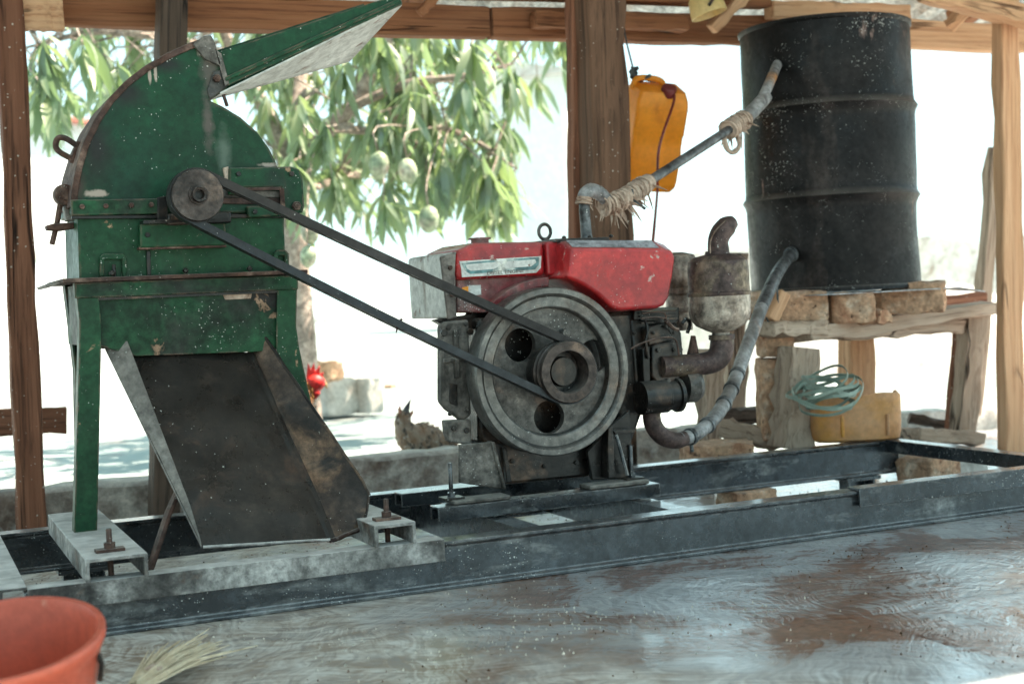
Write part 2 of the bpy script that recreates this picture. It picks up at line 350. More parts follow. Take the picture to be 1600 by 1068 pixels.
M['pipe'] = mat('grey_hose', (.20, .20, .205), (.33, .33, .335), 12, .5, .25, .1, .2, 70, layers=[((.06, .055, .055), 9, .55, .68, (1, 1, .4)), ((.40, .17, .05), 3.3, .66, .74)], fleck=.35, dust=.3)
M['darkpipe'] = mat('dark_steel_pipe', (.075, .08, .085), (.16, .165, .17), 16, .45, .2, .4, .2, 90, layers=[((.02, .02, .02), 14, .56, .66)], fleck=.4)
M['wrap'] = mat('husk_wrapping', (.42, .30, .23), (.60, .47, .38), 20, .85, .1, 0, .4, 70, layers=[((.22, .14, .10), 16, .56, .68)], spec=.2, grunge=0.3)
M['yellow'] = mat('yellow_plastic', (.90, .33, .02), (.95, .38, .03), 4, .42, .15, 0, .05, 40, layers=[((.45, .14, .02), 5, .62, .8)], grunge=.12)
M['yellowold'] = mat('stained_yellow_plastic', (.60, .27, .10), (.70, .42, .24), 6, .55, .15, 0, .1, 50, layers=[((.62, .27, .03), 3.5, .58, .70), ((.30, .12, .05), 6, .60, .76, (1, 1, .5))], grunge=.15)
M['cap'] = mat('dark_red_plastic', (.13, .012, .012), (.18, .02, .018), 8, .4, .1, 0, .1, 60, grunge=.12)
M['strap'] = mat('pale_green_strap', (.19, .26, .21), (.33, .40, .34), 9, .5, .2, 0, .1, 60, layers=[((.20, .24, .20), 12, .55, .7)], grunge=.12)
M['bucket'] = mat('orange_red_plastic', (.50, .085, .045), (.56, .11, .06), 4, .38, .12, 0, .05, 40, layers=[((.58, .22, .15), 30, .70, .78)], grunge=.12)
M['straw'] = mat('dry_straw', (.55, .43, .29), (.72, .62, .46), 30, .8, .1, 0, .1, 60, spec=.2, grunge=.12)
M['cream'] = mat('cream_enamel', (.62, .42, .16), (.70, .52, .24), 5, .4, .1, 0, .05, 40, grunge=.12)
M['rope'] = mat('dark_cord', (.05, .06, .065), (.10, .11, .11), 40, .8, .1, 0, .2, 200)
M['sheet'] = mat('roofing_sheet', (.40, .42, .44), (.52, .54, .56), 5, .5, .2, .5, .1, 40, layers=[((.30, .18, .12), 6, .6, .74)])
M['roof'] = mat('corrugated_iron', (.50, .50, .50), (.60, .60, .60), 2, .6, .2, .3, .1, 40, layers=[((.40, .26, .18), 2, .55, .72)])  # paled so the unseen underside bounces light onto the beams
M['plaster'] = mat('pale_plaster', (.66, .70, .70), (.72, .76, .76), 1.5, .9, .1, 0, .1, 20, spec=.2, grunge=.12)
M['redroof'] = mat('red_roof', (.46, .17, .13), (.55, .23, .18), 2, .8, .1, 0, .2, 10, spec=.2)

wet(M['blacksteel'], .7, .14); wet(M['iron'], .2, .2); wet(M['red'], .5, .15); wet(M['chute'], .15, .2)

for k in ('green', 'green_plain', 'green_housing', 'green_dirty', 'drum', 'red'): M[k].node_tree.nodes['Principled BSDF'].inputs['Specular IOR Level'].default_value = .24

def translucent(m, f, tint):
    t = m.node_tree; b = t.nodes['Principled BSDF']; out = t.nodes['Material Output']
    tr = t.nodes.new('ShaderNodeBsdfTranslucent'); tr.inputs[0].default_value = tint+(1,); mxs = t.nodes.new('ShaderNodeMixShader'); mxs.inputs[0].default_value = f
    t.links.new(b.outputs[0], mxs.inputs[1]); t.links.new(tr.outputs[0], mxs.inputs[2]); t.links.new(mxs.outputs[0], out.inputs[0])
translucent(M['yellow'], .3, (.95, .45, .05)); translucent(M['yellowold'], .15, (.9, .6, .3))
# ================================================================== the setting
def floor_z(y):
    t = min(1, max(0, (y-2.92)/.5)); return -.05*t*t*(3-2*t)
def sheet(name, xs, ys, zf, m):
    me = bpy.data.meshes.new(name); nx = len(xs)
    me.from_pydata([(x, y, zf(x, y)) for y in ys for x in xs], [], [(j*nx+i, j*nx+i+1, (j+1)*nx+i+1, (j+1)*nx+i) for j in range(len(ys)-1) for i in range(nx-1)])
    for p in me.polygons: p.use_smooth = True
    me.materials.append(m); o = bpy.data.objects.new(name, me); COL.objects.link(o); ORG[o] = Vector((0, 0, 0))
    return tag(o, kind='structure')
def floor_material():
    """trowelled concrete, wet on the right, trodden with flour near the mill; strokes sweep in arcs"""
    s = NT('wet_trowelled_concrete')
    tc = s.n('TexCoord'); v = tc.outputs['Object']
    wob = s.n('TexNoise'); wob.inputs['Scale'].default_value = 1.8; wob.inputs['Detail'].default_value = 4; s.l(v, wob.inputs['Vector'])
    wv = s.n('VectorMath', operation='SCALE'); s.l(wob.outputs['Color'], wv.inputs[0]); wv.inputs[3].default_value = .5
    va = s.n('VectorMath', operation='ADD'); s.l(v, va.inputs[0]); s.l(wv.outputs[0], va.inputs[1])
    sw = []
    for scl, off, kr, ka in ((1.15, (.7, 1.0, 0), 70, 5), (1.6, (-1.0, .6, 0), 95, 7)):
        vo = s.n('TexVoronoi'); vo.voronoi_dimensions = '2D'; vo.inputs['Scale'].default_value = scl; s.l(va.outputs[0], vo.inputs['Vector'])
        sb = s.n('VectorMath', operation='SUBTRACT'); s.l(va.outputs[0], sb.inputs[0]); s.l(vo.outputs['Position'], sb.inputs[1])
        ad = s.n('VectorMath', operation='ADD'); s.l(sb.outputs[0], ad.inputs[0]); ad.inputs[1].default_value = off
        ln = s.n('VectorMath', operation='LENGTH'); s.l(ad.outputs[0], ln.inputs[0])
        xy = s.n('SeparateXYZ'); s.l(ad.outputs[0], xy.inputs[0])
        cb = s.n('CombineXYZ'); s.l(s.math('MULTIPLY', ln.outputs['Value'], kr), cb.inputs[0]); s.l(s.math('MULTIPLY', s.math('ARCTAN2', xy.outputs[1], xy.outputs[0]), ka), cb.inputs[1])
        px_ = s.n('SeparateXYZ'); s.l(vo.outputs['Position'], px_.inputs[0]); s.l(s.math('MULTIPLY', px_.outputs[0], 7.3), cb.inputs[2])
        sw.append(s.noise(1.0, 4, v=cb.outputs[0], rough=.6))
    stroke = s.math('ADD', s.math('MULTIPLY', sw[0], .55), s.math('MULTIPLY', sw[1], .45))
    fine = s.noise(130, 4, v=v); med = s.noise(14, 5, v=v, rough=.65); big = s.noise(1.9, 5, v=v, dist=.8); grit = s.noise(55, 4, v=v, rough=.7)
    sp = s.n('SeparateXYZ'); s.l(v, sp.inputs[0])
    dry = s.math('MULTIPLY', s.ramp(s.math('ADD', sp.outputs[0], s.math('MULTIPLY', s.math('SUBTRACT', big, .5), 1.6)), .75, 1.35, 1, 0), s.ramp(stroke, .36, .52, .5, 1))
    c = s.mix(s.ramp(stroke, .40, .60), (.34, .34, .35), (.66, .67, .69))
    mud = s.ramp(s.math('ADD', s.math('MULTIPLY', stroke, .8), s.math('MULTIPLY', s.noise(2.2, 5, v=v, dist=.8), 1.1)), .93, 1.03)
    c = s.mix(mud, c, s.mix(s.ramp(grit, .4, .6), (.25, .10, .055), (.14, .06, .036)))
    c = s.mix(dry, c, s.mix(s.ramp(s.math('ADD', s.math('MULTIPLY', stroke, .6), s.math('MULTIPLY', med, .4)), .44, .58), (.32, .24, .18), (.66, .62, .57)))
    vo = s.n('TexVoronoi'); vo.inputs['Scale'].default_value = 75; s.l(v, vo.inputs['Vector'])
    sc_ = s.n('SeparateColor'); s.l(vo.outputs['Color'], sc_.inputs[0])
    crumb = s.math('LESS_THAN', vo.outputs['Distance'], s.math('MULTIPLY', s.ramp(sc_.outputs[0], .7, 1, 0, .34), s.ramp(big, .4, .6)))
    c = s.mix(s.math('MULTIPLY', crumb, .8), c, (.10, .045, .028))
    s.l(c, s.b.inputs['Base Color'])
    film = s.ramp(s.noise(1.5, 5, v=v, dist=1.2), .37, .52)                     # where a film of water stands
    wet_ = s.math('MULTIPLY', s.ramp(big, .30, .46, .75, 1), s.math('SUBTRACT', 1, s.math('MULTIPLY', dry, .9)))
    s.l(s.math('ADD', .30, s.math('MULTIPLY', dry, .3)), s.b.inputs['Roughness'])
    s.l(wet_, s.b.inputs['Coat Weight']); s.b.inputs['Coat IOR'].default_value = 3.0
    s.l(s.ramp(film, 0, 1, .07, .03), s.b.inputs['Coat Roughness'])
    h = s.math('ADD', s.math('MULTIPLY', stroke, 1.5), s.math('ADD', s.math('ADD', s.math('MULTIPLY', fine, .05), s.math('MULTIPLY', grit, .14)), s.math('MULTIPLY', med, .8)))
    h = s.math('MULTIPLY', s.math('ADD', h, s.math('MULTIPLY', crumb, .5)), s.ramp(film, 0, 1, 1, .3))
    x = s.n('Bump'); s.l(h, x.inputs['Height']); x.inputs['Strength'].default_value = .5; x.inputs['Distance'].default_value = .006
    s.l(x.outputs[0], s.b.inputs['Normal']); s.l(x.outputs[0], s.b.inputs['Coat Normal'])
    return s.m
def ground_material():
    s = NT('sunbaked_dusty_ground')
    tc = s.n('TexCoord'); v = tc.outputs['Object']
    c = s.mix(s.ramp(s.noise(1.1, 8, v=v), .35, .65), (.27, .32, .315), (.35, .405, .40))
    c = s.mix(s.ramp(s.noise(4.5, 8, v=v), .52, .7), c, (.30, .28, .265))
    s.l(c, s.b.inputs['Base Color']); s.b.inputs['Roughness'].default_value = .95; s.b.inputs['Specular IOR Level'].default_value = .15
    s.bump(s.noise(14, 8, v=v), .5, .03)
    return s.m
def rng(a, b, st):
    n = int(round((b-a)/st)); return [a+(b-a)*i/n for i in range(n+1)]
sheet('floor', rng(-2, 4.9, .05), rng(1.1, 4.72, .05), lambda x, y: floor_z(y)+.004*noise.noise(Vector((x*2.1, y*2.1, 0)))*(1 if y < 2.7 or y > 3.1 else .2), floor_material())
gx = [-600, -200, -60, -20]+rng(-8, 14, .5)+[20, 60, 200, 600]; gy = [-600, -100, -20]+rng(-4, 24, .5)+[30, 60, 200, 600]
def ground_z(x, y):
    b = -.13+.05*noise.noise(Vector((x*.35, y*.35, 3)))
    return b if 4.8 < y < 40 else (-.03 if y < .6 else -.14)
sheet('ground', gx, gy, ground_z, ground_material())

# low kerb wall of cast concrete sections along the open back of the shed
KY = 4.5
kb = [(0.02, 1.05), (1.056, 2.02), (2.026, 2.75)]
kl = ['grey concrete kerb section behind the left timber post and green mill', 'grey concrete kerb section below the hen, stained brown', 'grey concrete kerb section hidden mostly behind the red engine']
for i, (xa, xb) in enumerate(kb):
    bm = nb(); n = 14; rings = []
    for k in range(n+1):
        x = xa+(xb-xa)*k/n; j = lambda a=.004: random.gauss(0, a)
        zt = .102+j(.003)
        rings.append([Vector((x, KY+j(), -.08)), Vector((x, KY+j(), .04)), Vector((x, KY+.004+j(), zt-.012)), Vector((x, KY+.02+j(), zt)), Vector((x, KY+.14+j(), zt+j(.003))), Vector((x, KY+.16+j(), zt-.02)), Vector((x, KY+.16, -.12))])
    loft(bm, rings)
    obj('kerb_wall', bm, M['concrete'], None, ang=50, label=kl[i], cat='kerb', group='concrete kerb along the back of the shed')

# ------------------------------------------------------------------ timber posts and beams
def post(px_top, py_top, px_bot, py_bot, Y, wpx, t, m, label, z0=None, jit=.0028, name='timber_post', **kw):
    B = PX(px_bot, py_bot, Y); A = PX(px_top, py_top, Y)
    s = ms((px_top+px_bot)/2, (py_top+py_bot)/2, Y)
    d = (A-B).normalized()
    if z0 is not None: B = B-d*((B.z-z0)/d.z)
    A = A+d*((1.66-A.z)/d.z) if A.z < 1.66 else A
    for q in (A, B): q.y += t/2
    return plank(name, B, A, wpx*s/cos(YAW), t, m, None, (0, 1, 0), jit, 14, .006, label=label, cat='post', group='timber posts of the shed', **kw)
post(16, 0, 52, 835, 4.36, 38, .10, M['brown'], 'brown timber post at the left edge of the shed', -.07)
post(272, 0, 262, 840, 4.34, 38, .11, M['darkwood'], 'dark timber post right behind the green mill', -.07)
post(906, 0, 914, 700, 4.20, 24, .06, M['brown'], 'slim reddish post plank doubled against the thick middle post', -.07)
post(949, 0, 968, 700, 4.10, 60, .13, M['postwood'], 'thick weathered middle post behind the red engine', -.07, .005)
post(1580, 40, 1588, 703, 3.98, 36, .05, M['palewood'], 'pale orange timber post at the right edge of the shed', -.06)
bz = 1.492
def tim(name, A, B, wv, t, m, label, hint=(0, 0, 1), cat='beam', **kw):
    return plank(name, A, B, t, wv, m, None, hint, kw.pop('jit', .003), 12, .004, label=label, cat=cat, **kw)
tim('roof_beam', (-2.3, 4.50, bz+.052), (1.92, 4.50, bz+.058), .105, .06, M['beam'], 'long brown header beam above the mango tree view, left span')
tim('roof_beam', (1.93, 4.50, bz+.058), (3.06, 4.50, bz+.060), .105, .06, M['beam'], 'brown header beam between middle post and black drum')
tim('roof_beam', (3.07, 4.50, bz+.062), (5.0, 4.50, bz+.070), .105, .06, M['palewood'], 'pale header beam right of the black drum')
A = PX(832, 31, 4.43); B = PX(1070, 37, 4.43)
tim('splice_board', A, B, .055, .06, M['beam'], 'short splice board with rounded end nailed to the header beam', cat='board', group='roof timbers')
tim('wall_plate', (-2.3, 4.42, bz+.155), (3.0, 4.42, bz+.163), .07, .08, M['beam'], 'upper brown timber running above the header beam', group='roof timbers')
tim('wall_plate', (3.0, 4.40, bz+.12), (3.62, 4.40, bz+.125), .06, .07, M['palewood'], 'pale timber just above the rim of the black drum', group='roof timbers')
tim('roof_brace', PX(1112, 47, 4.36), PX(1185, -28, 4.30), .05, .035, M['palewood'], 'short slanting brace beside the cream lamp', cat='brace', hint=(0, 1, 0))
tim('roof_brace', PX(655, 22, 4.38), PX(700, -22, 4.36), .04, .03, M['beam'], 'small slanting brace above the mango leaves', cat='brace', hint=(0, 1, 0))
tim('roof_brace', PX(1482, 42, 4.36), PX(1530, -6, 4.25), .05, .04, M['palewood'], 'short pale brace between drum and right post', cat='brace', hint=(0, 1, 0))
tim('rafter', PX(1440, -14, 4.0), PX(1680, 46, 3.85), .075, .07, M['palewood'], 'pale rafter crossing the head of the right post', cat='rafter', jit=.005)
tim('header_block', PX(70, 20, 4.41)+Vector((-.085, 0, -.0)), PX(98, 20, 4.41), .105, .05, M['palewood'], 'reddish end block on the header beam by the left post', cat='block')
for i, x in enumerate((-1.5, -.3, .75, 1.75, 3.0, 4.2)):
    plank('rafter', (x, 4.8, 1.655+.03), (x, 1.6, 2.52), .06, .09, M['beam'], None, (0, 0, 1), .003, 6, .003, label='brown rafter carrying the iron roof sheets, '+['far left', 'second from left', 'over the mill', 'over the engine', 'over the drum', 'far right'][i], cat='rafter', group='rafters under the roof sheets')
# corrugated roof, out of view, its front eave set to regulate the fill light
bm = nb(); na = 260; ra, rb = [], []
for i in range(na+1):
    x = -2.6+7.9*i/na; zz = .012*sin(x*2*pi/.076)
    ra.append(bm.verts.new((x, 5.0, 1.70+zz))); rb.append(bm.verts.new((x, 1.5, 2.62+zz)))
for i in range(na): bm.faces.new((ra[i], ra[i+1], rb[i+1], rb[i]))
o = obj('corrugated_roof', bm, M['roof'], None, label='unseen corrugated iron roof shading the open shed', cat='roof')
o.modifiers.new('thick', 'SOLIDIFY').thickness = .002

# ------------------------------------------------------------------ far things
def house(loc, w_, d_, h_, rot, label, wm='plaster', rh=.8, rm='redroof'):
    r = root('far_house', loc, label, 'house'); r.rotation_euler.z = rot
    o0 = ORG[r]; Z = Vector((0, 0, 0)); ORG[r] = Z
    bm = nb(); box2(bm, (-w_/2, -d_/2, -.5), (w_/2, d_/2, h_)); obj('wall', bm, M[wm], r)
    bm = nb(); loft(bm, [[Vector((x, -d_/2-.4, h_-.02)), Vector((x, d_/2+.4, h_-.02)), Vector((x, d_/2+.4, h_+.06)), Vector((x, 0, h_+rh)), Vector((x, -d_/2-.4, h_+.06))] for x in (-w_/2-.4, w_/2+.4)])
    obj('roof', bm, M[rm], r)
    for x in (-w_*.28, w_*.28):
        bm = nb(); box2(bm, (x-.5, -d_/2-.03, h_*.4), (x+.5, -d_/2+.02, h_*.8)); f = obj('window', bm, M['block'], r)
        bm = nb(); box2(bm, (x-.42, -d_/2-.05, h_*.43), (x+.42, -d_/2-.035, h_*.77)); obj('pane', bm, M['plaster'], f)
    bm = nb(); box2(bm, (-.45, -d_/2-.04, 0), (.45, -d_/2+.02, h_*.78)); obj('door', bm, M['block'], r)
    ORG[r] = o0; return r
hz_ = PX(60, 215, 34); house((hz_.x-.5, 34, -.13), 8, 5, hz_.z+.13, .75, 'pale house with faded red roof far behind the left post', rh=.5)
hc = PX(905, 112, 29); house((hc.x, 31, -.13), 2.6, 2.0, hc.z+.13, .75, 'pale sunlit house behind mango tree and middle post', rh=.35, rm='block')
# low faded wall and rubble in the sun beyond the engine
bm = nb(); a = PX(1015, 398, 13); b = PX(1172, 398, 13)
n = 16; rings = []
for k in range(n+1):
    x = a.x-.3+(b.x-a.x+5)*k/n; h = a.z+.12*noise.noise(Vector((x*2, 0, 0)))+.04
    rings.append([Vector((x, 13, -.3)), Vector((x, 13, h)), Vector((x, 13.35, h-.03)), Vector((x, 13.35, -.3))])
loft(bm, rings); obj('rubble_wall', bm, M['block'], None, ang=40, label='low broken brick wall in the sun far behind the engine', cat='wall')
# concrete blocks and stones on the yard
def ground_at(px, py): return PX(px, py, Z=-.12)
def yblock(pl, pr, pt, pb, dep, m, label, rot=0, seed=0, name='concrete_block', cat='block', jit=.06, group='blocks lying in the yard'):
    g = ground_at((pl+pr)/2, pb); s = ms((pl+pr)/2, pb, g.y); wd = (pr-pl)*s; h = (pb-pt)*s
    return stone(name, (g.x, g.y+dep/2, g.z+h/2), (wd, dep, h), M[m], rot, jit, seed, label=label, cat=cat, group=group)
yblock(497, 556, 591, 650, .45, 'block', 'pale concrete block beside the rooster, left of the pair', .25, 1)
yblock(560, 592, 590, 647, .4, 'block', 'pale concrete block right of the pair near the rooster', .3, 2)
g = PX(503, 580, 8.9)
stone('stone', (g.x-.02, 8.95, g.z), (.26, .24, .13), M['brick'], .3, .2, 3, label='rounded brownish stone on top of the pale concrete blocks', cat='stone')
for i, (l, r_, t, b, lab) in enumerate(((483, 500, 497, 504, 'left'), (506, 521, 496, 503, 'middle'), (543, 558, 494, 500, 'right'))):
    yblock(l, r_, t, b, .3, 'block', 'tiny far stone on the bright yard, %s of three above the kerb' % lab, 0, 20+i, 'stone', 'stone', .2, 'far stones on the yard')
for i, (px, py, sz) in enumerate(((1345, 585, 26), (1405, 600, 30), (1475, 625, 26), (1440, 628, 20), (610, 604, 14), (1385, 560, 18), (1225, 560, 12))):
    g = ground_at(px, max(py, 520)) if py > 505 else PX(px, py, 16)
    g = PX(px, py, 9.5) if px > 1300 else g
    s = ms(px, py, g.y)
    stone('rubble_stone', (g.x, g.y, g.z-sz*s*.2), (sz*s*1.3, sz*s, sz*s), M['block' if i % 2 else 'brick'], i, .35, 30+i, label=['reddish', 'pale'][i % 2]+' rubble stone '+['just above the cut yellow can', 'right above the can rim', 'left of the right stand leg', 'small, by the stand leg', 'small, near the hen', 'small, behind the strap coil', 'tiny, behind the brick pillar'][i], cat='stone', group='rubble stones in the sunny yard')
# a heap of pale rubble and earth at the right so that those stones have something to lie on
bm = nb(); n = 22
c0 = PX(1410, 640, 9.6)
rings = []
for j in range(n+1):
    row = []
    for i in range(n+1):
        u, v_ = i/n*2-1, j/n*2-1
        h = max(0, 1-(u*u+v_*v_))**.8
        x, y = c0.x+.2+u*1.7, 9.7+v_*1.4
        row.append(Vector((x, y, -.2+h*.75+.09*h*noise.noise(Vector((x*4, y*4, 0))))))
    rings.append(row)
vr = [[bm.verts.new(p) for p in r] for r in rings]
for j in range(n):
    for i in range(n): bm.faces.new((vr[j][i], vr[j][i+1], vr[j+1][i+1], vr[j+1][i]))
obj('earth_mound', bm, M['block'], None, ang=70, kind='structure')
# horizontal board behind the left post
plank('fence_board', PX(-60, 662, 5.0), PX(104, 656, 5.0), .03, .085, M['brown'], None, (0, 0, 1), .003, 6, .003, label='brown horizontal board beyond the kerb at the left post', cat='board')
# ================================================================== welded steel base frame
ZT, YF, YR = .103, 2.82, 3.63
fr = root('steel_frame', (1.5, 3.2, 0), 'long black welded steel base frame on the wet floor under mill and engine', 'frame')
def rail_i(name, xa, xb, y, h, fl, z0, m, parent, flip=1):
    """rolled section along X: web towards the viewer, flanges top and bottom"""
    w_, t = fl, .007
    pr = [(0, 0), (w_, 0), (w_, t), (w_*.42+.006, t+.004), (w_*.42+.006, h-t-.004), (w_, h-t), (w_, h), (0, h), (0, h-t), (w_*.16, h-t-.006), (w_*.16, t+.006), (0, t)]
    bm = nb(); n = 8
    loft(bm, [[Vector((xa+(xb-xa)*k/n, y+a, z0+b)) for a, b in pr] for k in range(n+1)])
    return obj(name, bm, m, parent, bev=.0015, ang=30, seg=1)
rail_i('front_rail', .20, 3.05, YF, ZT, .058, .001, M['blacksteel'], fr)
rail_i('rear_rail', .10, 2.90, YR, ZT, .058, .0, M['blacksteel'], fr)
def angle_iron(name, xa, xb, y, zt, lip, wid, m, parent):
    bm = nb(); pr = [(0, 0), (0, lip), (.006-wid, lip), (.006-wid, lip-.006), (-.006, lip-.006), (-.006, 0)]
    loft(bm, [[Vector((x, y-a-.007, zt-lip+b)) for a, b in pr] for x in (xa, xb)])
    return obj(name, bm, m, parent, bev=.001, seg=1)
angle_iron('reinforcing_angle', .205, 1.045, YF, ZT+.008, .047, .055, M['toplit_dusty_steel'], fr)['label'] = 'flour dusted reinforcing angle with painted bright top along the front rail under the mill'
angle_iron('reinforcing_angle', 2.12, 3.05, YF, ZT+.008, .045, .055, M['blacksteel'], fr)
def crossbar(x, ya, yb, wd, h, zt, m, name='crossbar'):
    bm = nb(); t = .006
    pr = [(0, 0), (0, h), (wd, h), (wd, h-t), (t, h-t), (t, 0)]
    loft(bm, [[Vector((x+a, y, zt-h+b)) for a, b in pr] for y in (ya, yb)])
    return obj(name, bm, m, fr, bev=.001, seg=1)
crossbar(.155, YF+.002, YR+.05, .05, .055, ZT+.012, M['toplit_dusty_steel'])
crossbar(1.255, YF+.05, YR+.01, .055, .09, ZT-.004, M['blacksteel'])
crossbar(1.645, YF+.05, YR+.01, .055, .09, ZT-.004, M['blacksteel'])
crossbar(2.845, YF-.05, YR+.05, .05, .04, ZT+.004, M['blacksteel'])
for x in (2.70, .35):
    bm = nb()
    box2(bm, (x, YR+.005, floor_z(3.6)+.002), (x+.006, YR+.05, -.001)); box2(bm, (x, YR+.05, floor_z(3.6)+.002), (x+.1, YR+.056, -.001)); box2(bm, (x+.094, YR+.005, floor_z(3.6)+.002), (x+.1, YR+.05, -.001))
    obj('foot', bm, M['blacksteel'], fr)
    bm = nb(); box2(bm, (x-.012, YR-.005, -.012), (x+.115, YR+.06, -.0015)); obj('foot_plate', bm, M['blacksteel'], fr)
# the two upturned channels the mill stands on
def chan(xa, xb, ya, yb, m, zt):
    bm = nb(); t = .008; z0 = ZT+.009
    pr = [(xa, z0), (xa, zt), (xb, zt), (xb, z0), (xb-t, z0), (xb-t, zt-t), (xa+t, zt-t), (xa+t, z0)]
    loft(bm, [[Vector((a, y, b)) for a, b in pr] for y in (ya, yb)])
    return obj('mill_support', bm, m, fr, bev=.0015, seg=1)
ZC = .158
c1a, c1b = PX(133, 874, Z=ZC).x, PX(230, 862, Z=ZC).x
chan(c1a, c1b, 2.795, 3.50, M['toplit_dusty_steel'], ZC)
chan(c1a+.578, c1a+.668, 2.80, 3.50, M['toplit_dusty_steel'], ZC)
for x, y in ((c1a+.055, 2.86), (c1a+.625, 2.86)):
    b = bolt('anchor_bolt', (x, y, ZT+.005), (0, 0, 1), .011, .095, M['rust'], fr, False)
    bm = nb(); lathe(bm, [(.011, 0), (.011, .012)], (x, y, ZC+.006), (0, 0, 1), 6); obj('nut', bm, M['rust'], b)
    bm = nb(); box(bm, (x, y, ZC+.003), (.055, .03, .006)); obj('washer_plate', bm, M['rust'], b)
# engine bearers on the frame
eb = []
for nm, xa, xb, y in (('front', PX(690, 795, Z=.137).x, PX(1010, 750, Z=.137).x, 3.075), ('rear', 1.14, 1.78, 3.36)):
    bm = nb(); t = .006; z0 = ZT+.0005; zt = .137
    pr = [(0, z0), (0, zt), (.055, zt), (.055, z0), (.055-t, z0), (.055-t, zt-t), (t, zt-t), (t, z0)]
    loft(bm, [[Vector((x, y+a, b)) for a, b in pr] for x in (xa, xb)]); obj('engine_bearer', bm, M['blacksteel'], fr, bev=.0015, seg=1)
# bricks the frame rests on
def brk(px, py, Z, sz, rot, seed, label, m='brick', name='brick', lift=0, jit=.12, cat='brick', group=None):
    g = PX(px, py, Z=Z); return stone(name, (g.x, g.y+sz[1]/2, Z+sz[2]/2+lift), sz, M[m], rot, jit, seed, label=label, cat=cat, group=group)
stone('brick', (2.34, 3.66, -.026), (.15, .11, .05), M['brick'], .1, .16, 5, label='rough brown stone wedged under the rear rail of the frame', cat='brick')
stone('brick', (2.98, 3.60, .0), (.17, .13, .10), M['brick'], .35, .13, 6, label='earth red brick on the wet floor right of the frame', cat='brick')

# ================================================================== green hammer mill
ml = root('hammer_mill', (.62, 3.3, ZC), 'green painted hammer mill with dark discharge chute and side pulley', 'mill')
MF, MB = 3.17, 3.42
arc = [(113, 300), (120, 262), (132, 222), (149, 187), (171, 154), (197, 127), (227, 104), (261, 84), (295, 69), (325, 58)]
bm = nb()
prism(bm, [(114, 333)]+[(x+2, y+1) for x, y in arc]+[(331, 62), (357, 134), (350, 143), (328, 157), (348, 166), (376, 183), (402, 206), (421, 232), (433, 257), (438, 280), (440, 333)], MF, MB)
housing = obj('housing', bm, M['green_housing'], ml, bev=.004, ang=28)
# welded rim along the curved edge
bm = nb()
rings = []
ar = [(112, 322)]+arc
for i, (x, y) in enumerate(ar):
    x0, y0 = ar[max(i-1, 0)]; x1, y1 = ar[min(i+1, len(ar)-1)]
    L = sqrt((x1-x0)**2+(y1-y0)**2); nx, ny = -(y1-y0)/L, (x1-x0)/L
    a = PX(x-nx*1.5, y-ny*1.5, MF-.006); b = PX(x+nx*9, y+ny*9, MF-.006)
    rings.append([a, b, Vector((b.x, MF-.001, b.z)), Vector((b.x, MF+.004, b.z)), Vector((a.x, MB+.006, a.z))])
loft(bm, rings); obj('rim', bm, M['rust'], ml, bev=.002, ang=25)
# bare weld metal lug near the hopper
bm = nb(); prism(bm, [(302, 69), (318, 56), (330, 55), (336, 66), (347, 104), (320, 92)], MF-.012, MF-.0005); obj('lug', bm, M['castdirty'], ml, bev=.002)
bm = nb(); prism(bm, [(333, 112), (347, 108), (356, 134), (328, 156), (324, 140)], MF-.004, MF-.0005); obj('bracket', bm, M['cast'], ml, bev=.002)
bolt('bolt', PX(338, 123, MF-.004), (0, -1, 0), .009, .012, M['rust'], ml)
tb = nb(); tube(tb, [PX(349, 148, MF-.01), PX(355, 166, MF-.012)], .004, 8); obj('pin', tb, M['rust'], ml)
# body below the split line
bm = nb(); prism(bm, [(121, 337), (444, 337), (447, 433), (124, 437)], MF+.002, MB-.004); obj('body', bm, M['green'], ml, bev=.003)
bm = nb(); prism(bm, [(111, 312), (247, 310), (247, 334), (112, 337)], MF-.016, MF-.001); obj('flange', bm, M['green_dirty'], ml, bev=.002)
bm = nb(); prism(bm, [(112, 337), (446, 334), (446, 340), (112, 342)], MF-.010, MF+.001); obj('seam_strip', bm, M['iron'], ml, bev=.001)
bm = nb(); prism(bm, [(246, 308), (262, 306), (262, 352), (246, 354)], MF-.02, MF-.001); obj('bearing_stay', bm, M['iron'], ml, bev=.002)
bm = nb(); prism(bm, [(262, 334), (362, 330), (362, 348), (262, 352)], MF-.05, MF-.001); obj('bearing_foot', bm, M['iron'], ml, bev=.004)
# bearing bracket on the right of the pulley
bm = nb(); prism(bm, [(358, 262), (455, 260), (467, 264), (473, 276), (476, 322), (473, 332), (447, 337), (388, 340), (386, 322), (440, 320), (440, 292), (382, 293), (380, 304), (358, 304)], MF-.022, MF-.001); obj('bearing_bracket', bm, M['green'], ml, bev=.003)
bm = nb(); prism(bm, [(381, 293), (439, 292), (439, 297), (382, 298)], MF-.027, MF-.0225); obj('bracket_edge', bm, M['rust'], ml, bev=.001)
bm = nb(); prism(bm, [(437, 294), (444, 294), (446, 326), (439, 326)], MF-.028, MF-.0225); obj('bracket_edge', bm, M['rust'], ml, bev=.001)
bm = nb(); prism(bm, [(345, 296), (437, 299), (437, 308), (345, 308)], MF-.009, MF-.0015); obj('worn_plate', bm, M['castdirty'], ml, bev=.001)
bm = nb(); prism(bm, [(345, 309), (437, 309), (438, 320), (345, 318)], MF-.007, MF-.0012); obj('shim_plate', bm, M['rust'], ml, bev=.001)
bm = nb(); prism(bm, [(349, 262), (357, 260), (358, 284), (353, 284)], MF-.012, MF-.001); obj('lug', bm, M['wrap'], ml, bev=.001)
bolt('bolt', PX(462, 322, MF-.022), (0, -1, 0), .011, .014, M['rust'], ml)
